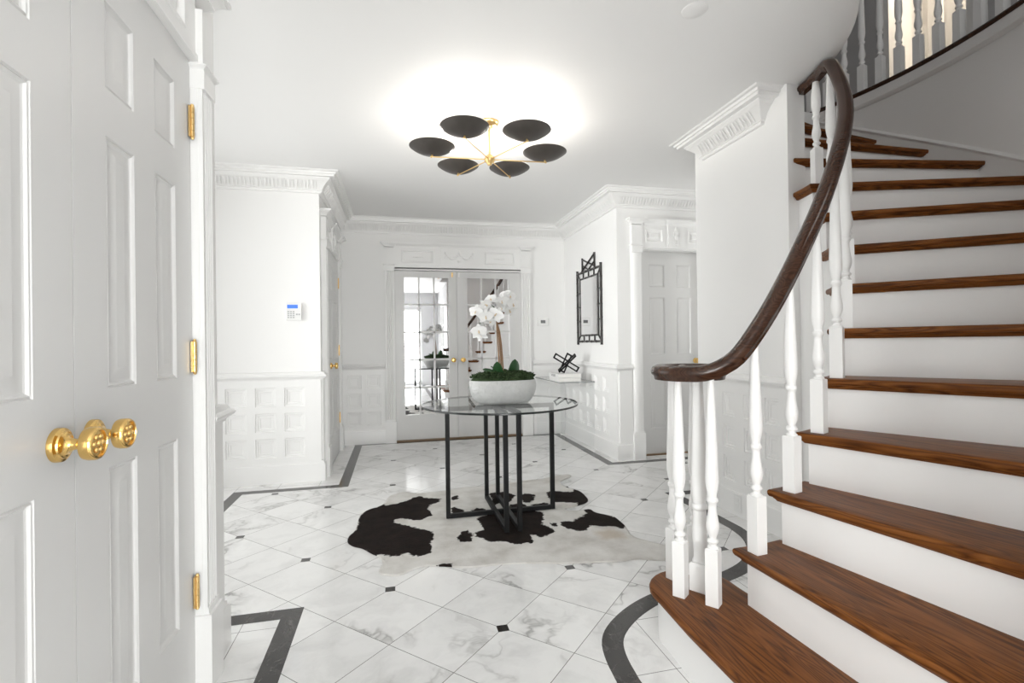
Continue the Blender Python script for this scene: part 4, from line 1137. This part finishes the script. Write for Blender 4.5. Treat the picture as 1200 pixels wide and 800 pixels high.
def book(name, x0, y0, x1, y1, z0, z1, label, group=None, text=None):
    r = empty(name, ((x0 + x1) / 2, (y0 + y1) / 2, z0)); tag(r, label, 'book', group)
    a, b, h = (x1 - x0) / 2, (y1 - y0) / 2, z1 - z0
    mb = MB(); mb.box(-a, -b, 0, a, b, 0.003); mb.box(-a, -b, h - 0.003, a, b, h); mb.box(-a, -b, 0.003, -a + 0.003, b, h - 0.003)
    mb.build('cover', BOOKW, r, smooth=0)
    mb = MB(); mb.box(-a + 0.0035, -b + 0.004, 0.0035, a - 0.004, b - 0.004, h - 0.0035); mb.build('page_block', PAGES, r, smooth=0)
    if text:
        cu = bpy.data.curves.new('spine_lettering', 'FONT'); cu.body = text; cu.size = h * 0.85; cu.align_x = 'CENTER'; cu.align_y = 'CENTER'; cu.extrude = 0.0004
        cu.materials.append(INK)
        tmp = bpy.data.objects.new('tmp', cu); COL.objects.link(tmp)
        me = bpy.data.meshes.new_from_object(tmp.evaluated_get(bpy.context.evaluated_depsgraph_get()))
        bpy.data.objects.remove(tmp); bpy.data.curves.remove(cu); me.name = 'spine_lettering'
        t = bpy.data.objects.new('spine_lettering', me); COL.objects.link(t); t.parent = r
        t.rotation_euler = (pi / 2, 0, -pi / 2); t.location = (-a - 0.0006, 0.0, h / 2); t.scale = (2.6, 1, 1); t['label'] = 'grey spine lettering'
    return r
book('art_book', 1.662, 4.99, 1.915, 5.30, cz + 0.001, cz + 0.040, 'white hardback lying on the clear console, lower of two', 'books on the console')
book('art_book', 1.656, 4.985, 1.917, 5.31, cz + 0.041, cz + 0.082, 'white hardback with grey spine letters under the black sculpture', 'books on the console', 'VEB')
sc_z = cz + 0.083
sc = empty('table_sculpture', (1.79, 5.10, sc_z))
tag(sc, 'black sculpture of crossed open rectangular frames standing on white books', 'sculpture')
def oframe(c, d, wdir, L, W, t=0.014):
    c, d, w = Vector(c), Vector(d).normalized(), Vector(wdir).normalized()
    w = (w - d * w.dot(d)).normalized()
    mb = MB(); nn = d.cross(w)
    p = [c + d * (sx_ * L / 2) + w * (sy_ * W / 2) for sx_, sy_ in ((-1, -1), (1, -1), (1, 1), (-1, 1))]
    for i in range(4):
        a, b = p[i], p[(i + 1) % 4]; e = (b - a).normalized() * t / 2
        mb.bar(a - e, b + e, t, t, up=nn)
    return mb.build('open_frame', BLACK, sc, smooth=0)
oframe((0, 0, 0.098), (0.84, 0.05, -0.50), (0.5, 0.0, 0.84), 0.305, 0.046)
oframe((0.0, 0.02, 0.095), (0.50, 0.30, 0.80), (0.8, -0.1, -0.45), 0.215, 0.05)
oframe((0.004, -0.012, 0.094), (0.62, -0.45, 0.72), (0.1, 0.85, 0.35), 0.245, 0.046)

lowz = min((c.matrix_basis @ v.co).z for c in sc.children for v in c.data.vertices)
for c in sc.children: c.location.z -= lowz
# ------------------------------------------------------------------ bamboo mirror
mx = XR - 0.012
mr = empty('wall_mirror', (mx, 5.11, 1.12))
tag(mr, 'tall black bamboo framed mirror with a crossed crest on the right wall', 'mirror')
Y0_, Y1_ = 0.355, -0.375      # local y of far and near stiles
def bamboo(mb, p, q, r=0.012):
    p, q = Vector(p), Vector(q); L = (q - p).length; n = max(1, int(L / 0.13)); pts = []; rs = []
    for i in range(n):
        for t, k in ((0.0, 1.22), (0.06, 1.0), (0.94, 1.0)):
            pts.append(p + (q - p) * ((i + t) / n)); rs.append(r * k)
    pts.append(q); rs.append(r * 1.22)
    mb.tube(pts, rs, 10)
mb = MB()
ya, yb = 0.33, -0.345; ia, ib = 0.245, -0.265
for y in (ya, yb): bamboo(mb, (0, y, -0.015), (0, y, 0.83), 0.013)
for y in (ia, ib): bamboo(mb, (0, y, 0.085), (0, y, 0.725), 0.010)
for z in (0.02, 0.795): bamboo(mb, (0, ya, z), (0, yb, z), 0.012)
for z in (0.088, 0.722): bamboo(mb, (0, ia, z), (0, ib, z), 0.010)
for a, b in (((ya, 0.02), (ia, 0.088)), ((yb, 0.02), (ib, 0.088)), ((ya, 0.795), (ia, 0.722)), ((yb, 0.795), (ib, 0.722))): bamboo(mb, (0, *a), (0, *b), 0.008)
for t in (0.2, 0.5, 0.8):
    y = ia + (ib - ia) * t; bamboo(mb, (0, y, 0.02), (0, y, 0.088), 0.008); bamboo(mb, (0, y, 0.722), (0, y, 0.795), 0.008)
for z in (0.25, 0.41, 0.57):
    for a, b in ((ya, ia), (yb, ib)): bamboo(mb, (0, a, z), (0, b, z), 0.007)
mb.build('bamboo_frame', BAMBOO, mr, smooth=45)
mb = MB()
bamboo(mb, (0, 0.17, 0.80), (0, 0.17, 0.955), 0.010); bamboo(mb, (0, -0.18, 0.80), (0, -0.18, 0.965), 0.010)
bamboo(mb, (0.004, 0.17, 0.94), (0.004, -0.18, 0.82), 0.009); bamboo(mb, (-0.004, -0.18, 0.95), (-0.004, 0.17, 0.81), 0.009)
bamboo(mb, (0.0, 0.17, 0.875), (0.0, -0.02, 0.80), 0.008); bamboo(mb, (0.0, -0.18, 0.875), (0.0, 0.0, 0.80), 0.008)
mb.build('crest', BAMBOO, mr, smooth=45)
mb = MB(); mb.box(-0.001, ib, 0.088, 0.004, ia, 0.722); mb.build('mirror_glass', MIRROR, mr, smooth=0)

# ------------------------------------------------------------------ small fittings
kp = empty('alarm_keypad', (-0.825, YP, 1.418))
tag(kp, 'white alarm keypad with a blue display on the left wall', 'alarm keypad')
def lb(o, name, mat, u0, n0, z0, u1, n1, z1, bev=0.0, label=None):
    mb = MB(); mb.box(u0, n0, z0, u1, n1, z1, M=LM); p = mb.build(name, mat, o, smooth=0, label=label)
    if bev: m = p.modifiers.new('b', 'BEVEL'); m.width = bev; m.segments = 2
    return p
lb(kp, 'housing', PLASTIC, -0.058, 0, -0.072, 0.062, 0.030, 0.072, 0.004)
lb(kp, 'display', LCD, -0.048, 0.0295, 0.026, 0.034, 0.0315, 0.056, label='blue lit display')
for i in range(4):
    for j in range(3): lb(kp, 'key', GREYKEY if (i + j) % 2 == 9 else GREYKEY, -0.046 + j * 0.020, 0.0295, -0.006 - i * 0.016, -0.032 + j * 0.020, 0.0325, 0.003 - i * 0.016)
for j in range(2): lb(kp, 'key', GREYKEY, 0.020 + j * 0.018, 0.0295, -0.030, 0.032 + j * 0.018, 0.0325, -0.018)
th_ = empty('thermostat', (1.777, YB, 1.392)); tag(th_, 'small white thermostat with a dark screen on the back wall', 'thermostat')
lb(th_, 'housing', PLASTIC, -0.070, 0, -0.05, 0.070, 0.024, 0.05, 0.005); lb(th_, 'screen', DARKSCR, -0.030, 0.0235, -0.018, 0.030, 0.0255, 0.020, label='dark screen')
ou = empty('wall_outlet', (XS - 0.030, 2.785, 0.085), -pi / 2); tag(ou, 'white wall outlet low on the panelled stair wall', 'outlet')
lb(ou, 'cover_plate', PLASTIC, -0.036, 0, -0.057, 0.036, 0.006, 0.057, 0.002)
for z in (-0.026, 0.014): lb(ou, 'socket', PLASTIC, -0.016, 0.005, z - 0.002, 0.016, 0.009, z + 0.026, 0.002)
fv = empty('floor_vent', (2.0, 4.70, 0.0008)); tag(fv, 'pale slotted floor vent in the marble along the right wall', 'floor vent')
mb = MB()
for a in ((-0.03, -0.12, 0, -0.022, 0.12, 0.004), (0.022, -0.12, 0, 0.03, 0.12, 0.004), (-0.022, -0.12, 0, 0.022, -0.112, 0.004), (-0.022, 0.112, 0, 0.022, 0.12, 0.004)): mb.box(*a)
for i in range(13): mb.box(-0.022, -0.108 + i * 0.017, 0.0005, 0.022, -0.099 + i * 0.017, 0.0035)
mb.build('grille', PLASTIC, fv, smooth=0)
mb = MB(); mb.box(-0.023, -0.113, 0, 0.023, 0.113, 0.0006); mb.build('duct_shade', DARKSCR, fv, smooth=0)  # dark sheet standing in for the shade below the slots

cvx, cvy = 1.285, 1.92
sp_ = empty('ceiling_cover', (cvx, cvy, CEILZ)); tag(sp_, 'faint round white cover flush in the ceiling near the stair', 'ceiling cover')
mb = MB(); mb.lathe([(0.055, 0.0), (0.055, -0.001), (0.052, -0.002), (0.01, -0.0025), (0.004, -0.0025)], 32); mb.build('cover_plate', CEIL, sp_, smooth=40)
# ------------------------------------------------------------------ daylight, added fill lights and camera
def area(name, loc, rot, sx, sy, en, col=(1, 1, 1)):
    l = bpy.data.lights.new(name, 'AREA'); l.shape = 'RECTANGLE'; l.size = sx; l.size_y = sy; l.energy = en; l.color = col
    o = bpy.data.objects.new(name, l); COL.objects.link(o); o.location = loc; o.rotation_euler = rot
    return o
area('front_daylight', (0.13, -2.36, 1.1), (pi / 2, 0, 0), 1.3, 2.1, P_FRONT, (1.0, 0.99, 0.975))
area('alcove_daylight', (-3.3, 4.0, 1.45), (pi / 2, 0, -pi / 2), 4.4, 2.5, P_ALC, (1.0, 0.99, 0.975))
area('mirror_wall_fill', (-2.6, 2.7, 1.5), (pi / 2, 0, -pi / 2 + 0.42), 0.6, 1.6, P_FAR, (1.0, 0.99, 0.975)).data.spread = 0.75  # added narrow fill through the alcove, brightening the mirror wall
area('recess_fill', (3.82, 3.79, 1.6), (pi / 2, 0, pi / 2), 1.0, 1.4, P_NOOK, (1.0, 0.99, 0.975))  # added fill behind the made-up recess window, lifting the far end
area('passage_fill', (1.40, -1.1, 1.35), (pi / 2, 0, pi / 2), 1.5, 1.7, P_SIDE, (1.0, 0.99, 0.975))  # added fill behind the made-up passage window, softening light on the closet
area('stair_daylight', (2.0, -0.05, 4.1), (pi / 2, 0, 0), 1.2, 1.4, P_STAIR, (1.0, 0.98, 0.96))
l = bpy.data.lights.new('upper_room_lamp', 'POINT'); l.energy = P_UP; l.color = (1.0, 0.86, 0.68); l.shadow_soft_size = 0.15
o = bpy.data.objects.new('upper_room_lamp', l); COL.objects.link(o); o.location = (4.95, 3.0, 4.75)
w = bpy.data.worlds.new('sky'); scene.world = w; w.use_nodes = True
w.node_tree.nodes['Background'].inputs[0].default_value = (1.0, 0.985, 0.965, 1); w.node_tree.nodes['Background'].inputs[1].default_value = 1.0

cam = bpy.data.cameras.new('camera'); cam.sensor_width = 36.0; cam.lens = 582.8 / 1200 * 36.0; cam.clip_start = 0.02; cam.clip_end = 60
co_ = bpy.data.objects.new('camera', cam); COL.objects.link(co_)
th_a, pt, ro = radians(13.14), radians(0.21), radians(-0.76)
F_ = Vector((sin(th_a) * cos(pt), cos(th_a) * cos(pt), sin(pt))); R0 = Vector((cos(th_a), -sin(th_a), 0)); U0 = R0.cross(F_)
Rr = cos(ro) * R0 + sin(ro) * U0; Uu = cos(ro) * U0 - sin(ro) * R0
co_.matrix_world = Matrix(((Rr.x, Uu.x, -F_.x, 0), (Rr.y, Uu.y, -F_.y, 0), (Rr.z, Uu.z, -F_.z, 1.13), (0, 0, 0, 1)))
scene.camera = co_

scene.view_settings.view_transform = 'Standard'; scene.view_settings.look = 'None'
scene.view_settings.gamma = 1.0; scene.view_settings.use_curve_mapping = False
scene.view_settings.exposure = EXPO
cy_ = scene.cycles
cy_.use_denoising = True; cy_.max_bounces = 10; cy_.diffuse_bounces = 6; cy_.glossy_bounces = 6; cy_.transparent_max_bounces = 12
cy_.sample_clamp_indirect = 8.0; cy_.caustics_reflective = False; cy_.caustics_refractive = False
